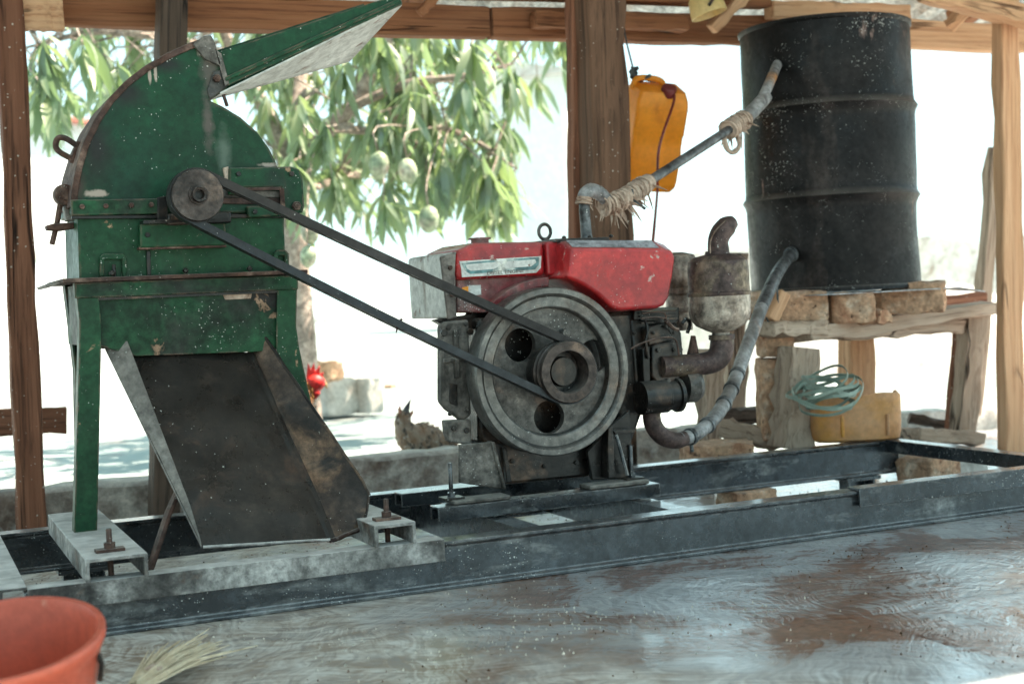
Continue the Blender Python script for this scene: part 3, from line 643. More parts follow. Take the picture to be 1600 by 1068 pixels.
# raised bearing channel under the pulley
bm = nb(); prism(bm, [(219, 350), (352, 345), (354, 383), (219, 387)], MF-.03, MF+.001); obj('bearing_channel', bm, M['green'], ml, bev=.003)
bm = nb(); prism(bm, [(224, 344), (356, 340), (358, 346), (224, 350)], MF-.05, MF+.001); obj('channel_lip', bm, M['iron'], ml, bev=.001)
bm = nb(); prism(bm, [(217, 386), (354, 382), (354, 386), (217, 390)], MF-.028, MF+.001); obj('channel_lip', bm, M['rust'], ml, bev=.001)
for a, b, c_, d in ((156, 198, 396, 432), (428, 452, 390, 426)):
    bm = nb(); prism(bm, [(a, d), (a, c_+6), (a+6, c_), (b-6, c_), (b, c_+6), (b, d), (b-7, d), (b-7, c_+9), (a+7, c_+9), (a+7, d)], MF-.012, MF+.001); obj('clamp_lug', bm, M['green'], ml, bev=.002)
    bolt('bolt', PX((a+b)/2+2, d+4, MF-.014), (0, 0, 1), .008, .032, M['iron'], ml, False)
bm = nb(); prism(bm, [(229, 392), (235, 392), (236, 430), (230, 430)], MF-.006, MF+.001); obj('weld_bead', bm, M['iron'], ml, bev=.001)
for (x, y) in ((128, 323), (165, 322), (205, 321), (236, 320)): bolt('bolt', PX(x, y, MF-.016), (0, -1, 0), .006, .006, M['rust'], ml)
for (x, y) in ((372, 272), (455, 272), (398, 331), (230, 367), (341, 362)): bolt('bolt', PX(x, y, MF-.022 if y < 340 else MF-.03), (0, -1, 0), .006, .007, M['iron'], ml)
for (x, y) in ((175, 431), (290, 427), (390, 424)): bolt('bolt', PX(x, y, MF-.02), (0, 0, 1), .007, .012, M['iron'], ml)
# table plate
bm = nb(); prism(bm, [(98, 435), (481, 421), (481, 427), (99, 442)], 3.135, 3.47); obj('table_plate', bm, M['rust'], ml, bev=.0015)
bm = nb(); prism(bm, [(70, 446), (99, 435), (99, 442), (74, 450)], 3.20, 3.40); obj('bent_corner', bm, M['galv'], ml, bev=.001)
bm = nb(); prism(bm, [(117, 442), (466, 430), (466, 452), (150, 465), (117, 466)], 3.152, 3.166); obj('apron_rail', bm, M['green_dirty'], ml, bev=.002)
bm = nb(); prism(bm, [(150, 466), (436, 453), (434, 545), (404, 549), (213, 556), (155, 540)], 3.171, 3.180); obj('apron_panel', bm, M['green_dirty'], ml, bev=.001)
bm = nb(); prism(bm, [(150, 464), (436, 452), (436, 457), (150, 469)], 3.160, 3.1705); obj('weld_bead', bm, M['iron'], ml)
bm = nb(); prism(bm, [(348, 459), (394, 457), (392, 466), (352, 468)], 3.1675, 3.1705); obj('bare_patch', bm, M['wrap'], ml)
a = PX(112, 442, 3.16); b = PX(118, 540, 3.16)
bm = nb(); box2(bm, (a.x+.012, 3.185, b.z), (a.x+.018, 3.40, a.z-.004)); obj('side_panel', bm, M['green_dirty'], ml)
a = PX(466, 442, 3.16)
bm = nb(); box2(bm, (a.x-.018, 3.185, b.z), (a.x-.012, 3.40, a.z-.004)); obj('side_panel', bm, M['green_dirty'], ml)
bm = nb(); prism(bm, [(130, 442), (460, 430), (460, 540), (130, 545)], 3.40, 3.407); obj('rear_panel', bm, M['green_dirty'], ml)
# legs of folded angle
def leg(pts, Ya, Yb, side):
    """pts: front-face outline; the return flange runs back along the outer edge"""
    bm = nb(); prism(bm, pts, Ya, Ya+.005)
    l = obj('leg', bm, M['green'], ml, bev=.001)
    ed = [p for p in pts if p[2:] == ()]
    return l
legL = [(117, 441), (152, 440), (158, 500), (158, 545), (152, 829), (116, 832), (124, 545), (124, 500)]
bm = nb(); prism(bm, legL, 3.158, 3.164)
ed = [PX(x, y, 3.158) for x, y in ((117, 441), (124, 500), (124, 545), (116, 832))]
loft(bm, [[Vector((p.x, 3.1642, p.z)), Vector((p.x+.005, 3.1642, p.z)), Vector((p.x+.005, 3.20, p.z)), Vector((p.x, 3.20, p.z))] for p in ed])
obj('leg', bm, M['green'], ml, bev=.001)
legR = [(434, 440), (465, 428), (463, 510), (468, 545), (500, 690), (512, 806), (480, 812), (462, 690), (432, 545), (432, 510)]
bm = nb(); prism(bm, legR, 3.158, 3.164)
ed = [PX(x, y, 3.158) for x, y in ((465, 428), (463, 510), (468, 545), (500, 690), (512, 806))]
loft(bm, [[Vector((p.x-.005, 3.1642, p.z)), Vector((p.x, 3.1642, p.z)), Vector((p.x, 3.20, p.z)), Vector((p.x-.005, 3.20, p.z))] for p in ed])
obj('leg', bm, M['green'], ml, bev=.001)
for x0 in (PX(117, 441, 3.158).x, PX(440, 441, 3.158).x):
    zt = PX(117, 441, 3.158).z
    bm = nb(); o_ = .02 if x0 < .6 else -.0
    loft(bm, [[Vector((x0+d, 3.40, z)), Vector((x0+d+.045, 3.40, z)), Vector((x0+d+.045, 3.406, z)), Vector((x0+d, 3.406, z))] for d, z in ((0, ZC), (.012, .5), (.0, zt))])
    loft(bm, [[Vector((x0+d, 3.355, z)), Vector((x0+d+.005, 3.355, z)), Vector((x0+d+.005, 3.3995, z)), Vector((x0+d, 3.3995, z))] for d, z in ((0, ZC), (.012, .5), (.0, zt))])
    obj('leg', bm, M['green_dirty'], ml, bev=.001)
# chute
TL, TR, BR, BL = PX(166, 545, 3.19), PX(394, 550, 3.19), PX(522, 843, 2.90), PX(317, 855, 2.90)
def plate(bm, q, n, t=.003):
    q = [Vector(p) for p in q]; n = Vector(n).normalized()*t
    return loft(bm, [q, [p-n for p in q]])
nrm = (BL-TL).cross(TR-TL)
if nrm.z < 0: nrm = -nrm
def grid_plate(bm, a, b, c_, d, t, amp, nn=10):
    n_ = (b-a).cross(d-a).normalized()
    top = [[a.lerp(b, i/nn).lerp(d.lerp(c_, i/nn), j/nn)+n_*amp*noise.noise(Vector((i*.5, j*.5, 4))) for i in range(nn+1)] for j in range(nn+1)]
    for off, in ((0,), (t,)):
        vv = [[bm.verts.new(p+n_*off) for p in r] for r in top]
        for j in range(nn):
            for i in range(nn): bm.faces.new((vv[j][i], vv[j][i+1], vv[j+1][i+1], vv[j+1][i]))
s0, s1, s2 = PX(406, 514, 3.185), PX(577, 766, 2.95), PX(572, 822, 2.915)
def chute_surface(bm, t, a, b):
    """floor that rolls up into the tall right-hand wall without a crease, dented by use"""
    nv, rows = 16, []
    for j in range(nv+1):
        v_ = j/nv; L = TL.lerp(BL, v_); R = TR.lerp(BR, v_)
        W = s0.lerp(s1, min(1, v_/.86)) if v_ < .86 else s1.lerp(s2, (v_-.86)/.14)
        if v_ > .93: W = W.lerp(R.lerp(W, .9), (v_-.93)/.07)
        A, B = L.lerp(R, .93), R.lerp(W, .14)
        row = [L.lerp(A, i/8) for i in range(8)]
        row += [A.lerp(R, f).lerp(R.lerp(B, f), f) for f in [k/8 for k in range(8)]]
        row += [B.lerp(W, k/4) for k in range(5)]
        n_ = (BL-TL).cross(TR-TL).normalized(); n_ = n_ if n_.z > 0 else -n_
        rows.append([p+n_*(.006*noise.noise(Vector((i*.35, j*.4, 4)))+.003*noise.noise(Vector((i*.9, j*.9, 8)))) for i, p in enumerate(row)])
    for off in (0, -t):
        vv = [[bm.verts.new(p+Vector((0, 0, off))) for p in r] for r in rows]
        for j in range(nv):
            for i in range(a, b): bm.faces.new((vv[j][i], vv[j][i+1], vv[j+1][i+1], vv[j+1][i]))
    bmesh.ops.delete(bm, geom=[v for v in bm.verts if not v.link_faces], context='VERTS')
    return rows
bm = nb(); crow = chute_surface(bm, .003, 0, 14); ch = obj('chute', bm, M['chute'], ml, ang=75)
bm = nb(); chute_surface(bm, .003, 14, 20); obj('chute_wall', bm, M['chuterust'], ch, ang=75)
bm = nb(); tube(bm, [r[-1] for r in crow], .0032, 8, rough=.15); obj('chute_rim', bm, M['chuterust'], ch)
bm = nb(); tube(bm, [p+Vector((0, -.003, 0)) for p in crow[-1][10:]], .005, 8, rough=.2); obj('chute_corner', bm, M['rust'], ch)
t0, t1 = PX(193, 517, 3.185), PX(297, 788, 2.955); t2 = PX(312, 838, 2.91)
bm = nb(); plate(bm, [TL, t0, t1, t2, BL+Vector((0, .004, 0))], (1, 0, 0)); obj('chute_wall', bm, M['galv'], ch)['label'] = 'pale grey outer side wall of the chute'
bm = nb(); tube(bm, [BL+Vector((0, -.002, .001)), BR+Vector((0, -.002, .001))], .0035, 8); obj('chute_lip', bm, M['toplit_dusty_steel'], ch)
bm = nb(); tube(bm, [PX(278, 768, 3.0), PX(264, 800, 2.985), PX(233, 892, 2.96)], .008, 8, rough=.1); obj('brace', bm, M['rust'], ml)
# left side: handle, hinge knob, clamp
bm = nb(); tube(bm, [PX(x, y, 3.27) for x, y in ((126, 232), (104, 217), (91, 216), (87, 228), (94, 238), (116, 250))], .0065, 8, smooth=4); obj('handle', bm, M['rust'], ml)
bm = nb(); tube(bm, [PX(112, 255, 3.27), PX(124, 222, 3.27)], .006, 8); obj('handle_plate', bm, M['rust'], ml)
c = PX(100, 305, 3.26); bm = nb(); lathe(bm, [(.004, -.034), (.012, -.034), (.012, -.026), (.022, -.024), (.024, .0), (.022, .02), (.01, .026)], c, (0, 1, 0), 20); obj('hinge_knob', bm, M['rust'], ml, ang=40)
bm = nb(); tube(bm, [PX(94, 318, 3.26), PX(89, 350, 3.26), PX(81, 382, 3.26)], .006, 8); obj('clamp_screw', bm, M['rust'], ml)
bm = nb(); prism(bm, [(72, 352), (84, 349), (118, 347), (118, 356), (96, 360), (74, 359)], 3.24, 3.28); obj('clamp_bar', bm, M['rust'], ml, bev=.002)
bm = nb(); prism(bm, [(100, 322), (118, 316), (120, 345), (104, 345)], 3.25, 3.29); obj('clamp_ear', bm, M['galv'], ml, bev=.002)
# shaft and pulley
PC = PX(309, 305, 2.99); PYF = 2.985
bm = nb(); lathe(bm, [(.016, 0), (.016, .2)], (PC.x, PYF, PC.z), (0, 1, 0), 16); sh = obj('shaft', bm, M['iron'], ml)
r1 = 41*ms(309, 305, PYF)
def pulley_prof(r, wd, bore, hub):
    g = .011
    return [(bore, 0), (hub, -.012), (hub, 0), (r*.96, 0), (r, .004), (r, .008), (r-g, .013), (r-g, .017), (r, .022), (r, .027), (r-g, .032), (r-g, .036), (r, .041), (r, wd), (bore, wd)]
bm = nb(); lathe(bm, [(.010, 0.02), (.010, -.018), (.015, -.020), (.0165, -.016), (.0165, -.006), (.020, -.006), (.020, 0)]+[(r1*.97, 0), (r1, .004), (r1, .010), (r1-.011, .015), (r1-.011, .019), (r1, .024), (r1, .030), (r1-.011, .035), (r1-.011, .039), (r1, .044), (r1, .060), (.02, .060)], (PC.x, PYF, PC.z), (0, 1, 0), 40)
obj('pulley', bm, M['darksteel'], ml, ang=30)
# hopper
HA, HB, HC, HD = PX(344, 147, 3.17), PX(628, 9, 3.17), PX(547, 96, 3.41), PX(327, 157, 3.40)
hp = nb(); hn = (HB-HA).cross(HD-HA)
loft(hp, [[HA, HB, HC, HD], [p+Vector((0, 0, .004)) for p in (HA, HB, HC, HD)]])
hop = obj('hopper_floor', hp, M['white'], ml); hop['label'] = 'worn white underside of the feed hopper'
bm = nb(); prism(bm, [(345, 80), (620, -8), (629, 4), (628, 8), (356, 134)], 3.163, 3.1695); obj('hopper_wall', bm, M['green_plain'], hop, bev=.001)
E2 = PX(357, 126, 3.16); F2 = PX(628, 6, 3.16)
bm = nb(); prism(bm, [(352, 120), (622, -2), (625, 4), (353, 127)], 3.156, 3.1628); obj('hopper_fold', bm, M['green_plain'], hop, bev=.002)
hb = PX(345, 80, 3.17); hb2 = PX(620, -8, 3.17)
bm = nb(); loft(bm, [[HD+Vector((0, .002, 0)), HC+Vector((0, .002, 0)), Vector((hb2.x, 3.415, hb2.z+.03)), Vector((hb.x, 3.405, hb.z+.03))], [HD+Vector((0, .006, 0)), HC+Vector((0, .006, 0)), Vector((hb2.x, 3.419, hb2.z+.03)), Vector((hb.x, 3.409, hb.z+.03))]]); obj('hopper_wall', bm, M['green_plain'], hop)
bm = nb(); prism(bm, [(336, 76), (346, 84), (358, 130), (352, 134)], 3.158, 3.1625); obj('hopper_flange', bm, M['castdirty'], hop)

# ================================================================== diesel engine
EX = PX(862, 580, 3.06); EP = PX(890, 581, 2.985)
en = root('diesel_engine', (1.45, 3.2, .137), 'red single cylinder diesel engine with large grey flywheel and muffler', 'engine')
EF = 3.16
bm = nb(); a = [PX(*p, EF) for p in ((691, 397), (712, 393), (714, 490), (697, 499))]
def shifted(pts, dy, k=0, dz=0): return [Vector((p.x+k, p.y+dy, p.z+dz)) for p in pts]
loft(bm, [a, shifted(a, .25)]); rd = obj('radiator_cover', bm, M['white'], en, bev=.008, seg=3)
bm = nb(); prism(bm, [(688, 401), (713, 393), (711, 430), (711, 446), (714, 495), (700, 499)], EF-.006, EF+.002); rs = obj('radiator_strap', bm, M['galv'], en, bev=.002)
for p in ((703, 418), (706, 460)): bolt('bolt', PX(*p, EF-.006), (0, -1, 0), .006, .006, M['rust'], rs)
bm = nb(); prism(bm, [(713, 396), (718, 390), (742, 379), (850, 377), (853, 430), (714, 438)], EF-.010, EF+.22); hd = obj('hood', bm, M['red'], en, bev=.012, seg=3)
bm = nb(); prism(bm, [(853, 377), (889, 376), (889, 428), (856, 430)], EF-.010, EF+.22); obj('hood_end', bm, M['red'], en, bev=.006, seg=3)
bm = nb(); prism(bm, [(714, 430), (858, 425), (858, 470), (800, 481), (765, 488), (714, 488)], EF+.012, EF+.21); obj('side_panel', bm, M['reddirty'], en, bev=.004)
# sticker
bm = nb(); prism(bm, [(730, 448), (732, 446), (751, 445), (752, 460), (733, 462)], EF+.0105, EF+.0118); st = obj('sticker', bm, M['white'], en)
bm = nb(); prism(bm, [(722, 449), (732, 447), (732, 455), (723, 457)], EF+.0103, EF+.0117); obj('sticker_corner', bm, M['yellow'], st)
# name decal: pale worn plate with teal wing shapes and lettering
bm = nb(); prism(bm, [(718, 408), (846, 400), (845, 418), (838, 426), (722, 433), (721, 420)], EF-.0118, EF-.0102); dc = obj('decal', bm, M['white'], en)
M['teal'] = mat('faded_teal_print', (.07, .17, .18), (.14, .25, .25), 20, .5, .1, 0, .05, 60, layers=[((.55, .55, .5), 16, .54, .66)])
bm = nb(); prism(bm, [(721, 411), (776, 406), (783, 413), (790, 405), (842, 402), (842, 413), (836, 421), (735, 428), (726, 422)], EF-.0126, EF-.0119); obj('decal_print', bm, M['teal'], dc)
for pts in ([(727, 413), (774, 409), (781, 415), (772, 420), (736, 423), (730, 420)], [(787, 413), (795, 408), (836, 405), (838, 410), (830, 416), (790, 419)]):
    bm = nb(); prism(bm, pts, EF-.0134, EF-.0127); obj('decal_wing', bm, M['white'], dc)
def text(body, p, size, m, parent, Y, mx_=1.0):
    cu = bpy.data.curves.new('lettering', 'FONT'); cu.body = body; cu.size = size; cu.extrude = .0003; cu.resolution_u = 2
    t = bpy.data.objects.new('lettering', cu); COL.objects.link(t)
    dg = bpy.context.evaluated_depsgraph_get(); me = bpy.data.meshes.new_from_object(t.evaluated_get(dg)); bpy.data.objects.remove(t)
    bm = nb(); bm.from_mesh(me); bpy.data.meshes.remove(me)
    w0 = max(v.co.x for v in bm.verts)
    for v in bm.verts:
        x = v.co.x-w0/2
        v.co = Vector((p.x+x*mx_, Y-v.co.z, p.z+v.co.y+x*.035))
    return obj('lettering', bm, m, parent)
text('DIESEL ENGINE', PX(790, 427.5, EF-.0135), .0125, M['castdirty'], dc, EF-.0135, 1.15)
# arched guard over the flywheel
bm = nb()
outer = [(757, 488), (772, 470), (792, 454), (815, 442), (840, 435), (858, 433)]; inner = [(770, 488), (785, 474), (803, 462), (824, 453), (845, 448), (858, 447)]
prism(bm, outer+inner[::-1], EF-.03, EF+.1); obj('flywheel_guard', bm, M['reddirty'], en, bev=.002)
# fuel tank
TF = 3.075
o1 = [(893, 388), (1036, 389), (1051, 394), (1055, 402), (1052, 425), (1045, 464), (1038, 476), (1028, 480), (970, 484), (957, 480), (936, 460), (910, 443), (884, 431), (890, 425)]
o2 = [(891, 375), (1032, 375), (1048, 381), (1058, 396), (1056, 425), (1048, 466), (1041, 479), (1030, 484), (968, 487), (952, 483), (934, 464), (908, 447), (880, 433), (887, 425)]
ra_ = [PX(x, y, TF) for x, y in o1]; rb_ = [PX(x, y, TF) for x, y in o2]
rb2 = [Vector((p.x, TF+.035, p.z)) for p in rb_]; rc = [Vector((p.x, TF+.27, p.z)) for p in rb_]
bm = nb(); loft(bm, [ra_, rb2, rc]); tk = obj('fuel_tank', bm, M['red'], en, bev=.007, seg=3, ang=50)
bm = nb(); q = [ra_[0], ra_[1], rb2[1], rb2[0]]; off = Vector((0, -.0022, .0022))
q = [ra_[0]+Vector((.004, .004, .002))+off, ra_[1]+Vector((-.01, .004, .002))+off, rb2[1]+Vector((-.008, -.003, -.001))+off, rb2[0]+Vector((.004, -.003, -.001))+off]
loft(bm, [q, [p-off*.5 for p in q]]); obj('primer_patch', bm, M['primer'], tk)
bm = nb(); z = rb2[0].z; box2(bm, (rb2[0].x-.01, TF+.06, z-.002), (rb2[1].x-.11, TF+.2, z+.007)); obj('cover_plate', bm, M['iron'], en, bev=.002)
for x in (.02, .09, .15): bolt('bolt', (rb2[0].x+x, TF+.075, z+.005), (0, 0, 1), .006, .009, M['iron'], en)
# filler neck, lifting eye
c = PX(750, 383, 3.22); s = ms(750, 380, 3.22)
bm = nb(); lathe(bm, [(14*s, -.006), (14*s, .014), (18*s, .014), (18*s, .018), (9*s, .019)], c, (0, 0, 1), 24); obj('filler_neck', bm, M['reddirty'], en, ang=30)
c = PX(851, 362, 3.24)
bm = nb(); rr = .0165; tube(bm, [(c.x+rr*cos(a), c.y, c.z+rr*sin(a)*1.15) for a in [i*2*pi/20 for i in range(21)]], .0045, 8, caps=False); lathe(bm, [(.008, -.036), (.008, -.02), (.005, -.017)], c, (0, 0, 1), 10); obj('lifting_eye', bm, M['cast'], en)
# crankcase and castings
bm = nb(); prism(bm, [(745, 497), (1000, 486), (1006, 640), (988, 692), (748, 694)], 3.155, 3.27); obj('crankcase', bm, M['iron'], en, bev=.01)
bm = nb(); prism(bm, [(690, 508), (700, 502), (733, 499), (737, 648), (724, 658), (700, 640), (690, 628)], 3.15, 3.185); cs = obj('end_casting', bm, M['castdirty'], en, bev=.006)
bm = nb(); prism(bm, [(702, 598), (715, 600), (715, 634), (703, 630)], 3.146, 3.1495); obj('slot_shade_plate', bm, M['iron'], cs, bev=.0015)  # raised dark plate painting the shade inside a recess
bm = nb(); prism(bm, [(697, 657), (736, 655), (738, 696), (703, 690), (699, 676)], 3.145, 3.18); obj('casting_bracket', bm, M['castdirty'], en, bev=.004)
for p in ((692, 520), (733, 518)): bolt('bolt', PX(*p, 3.15), (0, -1, 0), .009, .01, M['iron'], cs)
bm = nb(); prism(bm, [(680, 500), (700, 496), (735, 492), (745, 470), (770, 470), (775, 520), (700, 512)], 3.19, 3.23); obj('radiator_base', bm, M['iron'], en, bev=.004)
# feet and pan
bm = nb(); prism(bm, [(718, 694), (768, 690), (776, 720), (787, 764), (718, 754)], 3.115, 3.125); prism(bm, [(768, 690), (774, 690), (792, 764), (787, 764)], 3.105, 3.14); f1 = obj('foot', bm, M['castdirty'], en, bev=.003)
bm = nb(); a = PX(690, 760, 3.1).x; b = PX(792, 760, 3.1).x
box2(bm, (a+.02, 3.078, .138), (b, 3.14, .148)); obj('foot_flange', bm, M['castdirty'], en, bev=.003)
bm = nb(); prism(bm, [(918, 705), (960, 660), (985, 640), (990, 746), (925, 750)], 3.125, 3.14); prism(bm, [(950, 668), (958, 664), (962, 746), (950, 748)], 3.09, 3.124); obj('foot', bm, M['iron'], en, bev=.003)
bm = nb(); a = PX(915, 745, 3.1).x; b = PX(1008, 745, 3.1).x
box2(bm, (a, 3.078, .138), (b, 3.14, .149)); obj('foot_flange', bm, M['castdirty'], en, bev=.003)
bm = nb(); prism(bm, [(768, 688), (932, 688), (926, 742), (915, 745), (790, 757)], 3.16, 3.36); obj('oil_pan', bm, M['iron'], en, bev=.008)
bm = nb(); tube(bm, [PX(962, 678, 3.10), PX(966, 690, 3.10), PX(980, 742, 3.10)], .005, 8); obj('lever', bm, M['blacksteel'], en)
bm = nb(); prism(bm, [(958, 672), (992, 670), (993, 675), (962, 678)], 3.09, 3.13); obj('lever_plate', bm, M['iron'], en, bev=.001)
for (x, y, Z_) in ((704, 748, 3.12), (987, 742, 3.12)):
    p = PX(x, y, Z_); p.z = .148
    b = bolt('anchor_bolt', p, (0, 0, 1), .010, .085, M['blacksteel'], en, False)
    bm = nb(); lathe(bm, [(.010, 0), (.010, .01)], p+Vector((0, 0, .005)), (0, 0, 1), 6); obj('nut', bm, M['blacksteel'], b)
    bm = nb(); box(bm, p+Vector((0, 0, .002)), (.05, .045, .006)); obj('washer_plate', bm, M['iron'], b)
# flywheel with three round lightening holes
FW = Vector((EX.x, 3.045, EX.z)); RW = .2005
fw = None
def holed_disc(c, R, holes, th, y):
    cu = bpy.data.curves.new('d', 'CURVE'); cu.dimensions = '2D'; cu.fill_mode = 'BOTH'; cu.extrude = th/2
    for (hx, hz, hr) in [(0, 0, R)]+holes:
        sp = cu.splines.new('POLY'); n = 64 if hr == R else 32; sp.points.add(n-1); sp.use_cyclic_u = True
        for i in range(n): sp.points[i].co = (hx+hr*cos(2*pi*i/n), hz+hr*sin(2*pi*i/n), 0, 1)
    t = bpy.data.objects.new('d', cu); COL.objects.link(t)
    dg = bpy.context.evaluated_depsgraph_get(); me = bpy.data.meshes.new_from_object(t.evaluated_get(dg)); bpy.data.objects.remove(t)
    bm = nb(); bm.from_mesh(me); bpy.data.meshes.remove(me)
    for v in bm.verts: v.co = Vector((c.x+v.co.x, y-v.co.z, c.z+v.co.y))
    bmesh.ops.remove_doubles(bm, verts=bm.verts, dist=1e-5)
    return bm
hl = []
for px, py in ((813, 539), (927, 556), (858, 651)):
    p = PX(px, py, 3.075); hl.append((p.x-FW.x, p.z-FW.z, .040))
R1 = RW
bm = nb(); lathe(bm, [(R1*.745, .028), (R1*.76, .012), (R1*.775, .010), (R1*.885, .010), (R1*.90, .004), (R1*.915, .002), (R1*.925, .0), (R1*.985, .0), (R1, .004), (R1, .06), (R1*.985, .066), (R1*.78, .066), (R1*.745, .052)], FW, (0, 1, 0), 96, closed=True)
fw = obj('flywheel', bm, M['machined'], en, ang=30)
bm = holed_disc(FW, R1*.75, hl, .02, FW.y+.04); obj('flywheel_web', bm, M['cast'], fw, ang=30)
bm = nb(); lathe(bm, [(.02, 0), (.055, 0), (.06, .006), (.06, .05)], (FW.x, FW.y-.012, FW.z), (0, 1, 0), 40); obj('flywheel_hub', bm, M['iron'], fw, ang=30)
p = PX(882, 520, 3.07); bolt('bolt', p, (0, -1, 0), .011, .014, M['cast'], fw)
r2 = 49*ms(890, 581, EP.y)
PYE = 2.985
bm = nb(); lathe(bm, [(r2*.66, .075), (r2*.66, .004), (r2*.69, 0), (r2*.97, 0), (r2, .004), (r2, .010), (r2-.011, .015), (r2-.011, .019), (r2, .024), (r2, .030), (r2-.011, .035), (r2-.011, .039), (r2, .044), (r2, .056), (r2*.66, .075)][:-1], (EP.x, PYE, EP.z), (0, 1, 0), 48, closed=True)
pe = obj('pulley', bm, M['darksteel'], en, ang=30)
bm = nb(); lathe(bm, [(r2*.655, .05), (r2*.5, .052), (r2*.45, .03), (.012, .03)], (EP.x, PYE, EP.z), (0, 1, 0), 32); obj('pulley_nut', bm, M['iron'], pe, ang=30)
# head, rocker cover, flange
bm = nb(); prism(bm, [(984, 497), (1002, 490), (1058, 503), (1066, 520), (1069, 560), (1062, 606), (1050, 634), (1002, 640), (992, 600)], 3.15, 3.36); obj('cylinder_head', bm, M['iron'], en, bev=.008)
bm = nb(); prism(bm, [(990, 500), (993, 476), (1004, 486), (1056, 486), (1062, 478), (1062, 500), (1050, 508)], 3.14, 3.34); obj('rocker_cover', bm, M['iron'], en, bev=.004)
for k in range(4):
    bm = nb(); prism(bm, [(1000+k*.5, 488+k*5), (1060-k, 486+k*5), (1060-k, 488.5+k*5), (1000+k*.5, 490.5+k*5)], 3.13, 3.1395); obj('cooling_rib', bm, M['iron'], en)
bm = nb(); prism(bm, [(1010, 512), (1040, 505), (1050, 520), (1052, 532), (1014, 540)], 3.12, 3.15); obj('injector_block', bm, M['iron'], en, bev=.004)
bm = nb(); prism(bm, [(1019, 541), (1028, 536), (1062, 533), (1068, 545), (1062, 600), (1040, 607), (1030, 600), (1019, 588)], 3.115, 3.149); fl = obj('exhaust_flange', bm, M['iron'], en, bev=.004)
for p in ((1028, 547), (1053, 546), (1043, 594)): bolt('bolt', PX(*p, 3.115), (0, -1, 0), .006, .008, M['cast'], fl)
s = ms(1100, 560, 3.13)
bm = nb(); tube(bm, [PX(1032, 573, 3.12), PX(1060, 571, 3.12), PX(1090, 569, 3.12), PX(1112, 565, 3.12), PX(1124, 555, 3.12), PX(1128, 540, 3.12), PX(1128, 524, 3.12)], [17*s, 17*s, 17*s, 18*s, 19*s, 19*s, 18*s], 20, smooth=4); ep = obj('exhaust_pipe', bm, M['mufflerrust'], en)
c = PX(1128, 530, 3.12); bm = nb(); lathe(bm, [(.02, 0), (20.5*s, 0), (20.5*s, .012), (.02, .012)], c, (0, 0, 1), 24); obj('pipe_collar', bm, M['mufflerrust'], ep, ang=30)
def zat(px, py, Y): return PX(px, py, Y).z
mc = PX(1124, 470, 3.12); s = ms(1124, 460, 3.12)
zz = lambda y: zat(1124, y, 3.12)-mc.z
bm = nb(); lathe(bm, [(14*s, zz(532)), (14*s, zz(519)), (22*s, zz(516)), (38*s, zz(508)), (46*s, zz(498)), (48.5*s, zz(488)), (48.5*s, zz(461))], mc, (0, 0, 1), 40); mu = obj('muffler', bm, M['muffler'], en, ang=40)
bm = nb(); lathe(bm, [(49*s, zz(462)), (50*s, zz(460)), (50*s, zz(457)), (48*s, zz(455)), (47.5*s, zz(418)), (46*s, zz(408)), (38*s, zz(401)), (20*s, zz(397)), (18*s, zz(392))], mc, (0, 0, 1), 40); obj('muffler_top', bm, M['mufflerrust'], mu, ang=40)
t = 3.12
bm = nb(); tube(bm, [PX(1123, 397, t), PX(1122, 378, t), PX(1126, 365, t), PX(1136, 353, t), PX(1146, 346, t)], [17*s, 16*s, 16.5*s, 16*s, 10*s], 20, smooth=5); mo = obj('muffler_outlet', bm, M['mufflerrust'], mu)
bm = nb(); tube(bm, [PX(1110, 396, t-.02), PX(1110, 378, t-.022), PX(1118, 360, t-.024), PX(1134, 344, t-.02)], .0022, 6, smooth=4); obj('weld_seam', bm, M['muffler'], mo)
# air cleaner behind
ac = PX(1062, 460, 3.34); s2 = ms(1062, 460, 3.34); za = lambda y: zat(1062, y, 3.34)-ac.z
bm = nb(); lathe(bm, [(18*s2, za(516)), (19*s2, za(488)), (25*s2, za(486)), (25*s2, za(481)), (22*s2, za(478)), (21*s2, za(462)), (25*s2, za(458)), (25*s2, za(452)), (22*s2, za(449)), (26*s2, za(440)), (27*s2, za(436)), (27*s2, za(402)), (24*s2, za(398)), (8*s2, za(394))], ac, (0, 0, 1), 32); obj('air_cleaner', bm, M['muffler'], en, ang=30)
# side cylinder, governor cap, pipes
a = PX(1000, 622, 3.12); b = PX(1066, 616, 3.12); dr = (b-a).normalized(); s = ms(1040, 615, 3.12)
bm = nb(); lathe(bm, [(26*s, 0), (26*s, 45*s), (23*s, 47*s), (23*s, 62*s), (27*s, 63*s), (27*s, 69*s), (22*s, 70*s)], a, dr, 28); obj('starter_housing', bm, M['iron'], en, ang=30)
bm = nb(); a2 = PX(1067, 604, 3.13); lathe(bm, [(26*s, 0), (26*s, 20*s), (21*s, 28*s), (8*s, 30*s)], a2, dr, 28); obj('end_cap', bm, M['cast'], en, ang=30)
bm = nb(); tube(bm, [PX(1082, 560, 3.15), PX(1083, 545, 3.15), PX(1083, 524, 3.15)], [.017, .013, .006], 10); obj('drain_plug', bm, M['rust'], en)
for pts, r in (([(985, 545), (1005, 535), (1035, 527), (1055, 530), (1061, 555)], .0022), ([(1003, 490), (1022, 487), (1038, 489), (1042, 505)], .002), ([(1003, 497), (1025, 495), (1040, 497)], .002), ([(1040, 500), (1052, 512), (1060, 515)], .005)):
    bm = nb(); tube(bm, [PX(x, y, 3.10) for x, y in pts], r, 6, smooth=4); obj('fuel_pipe', bm, M['rust'], en)
bm = nb(); tube(bm, [PX(1042, 512, 3.11), PX(1041, 496, 3.11)], .006, 8); obj('pipe_union', bm, M['cast'], en)

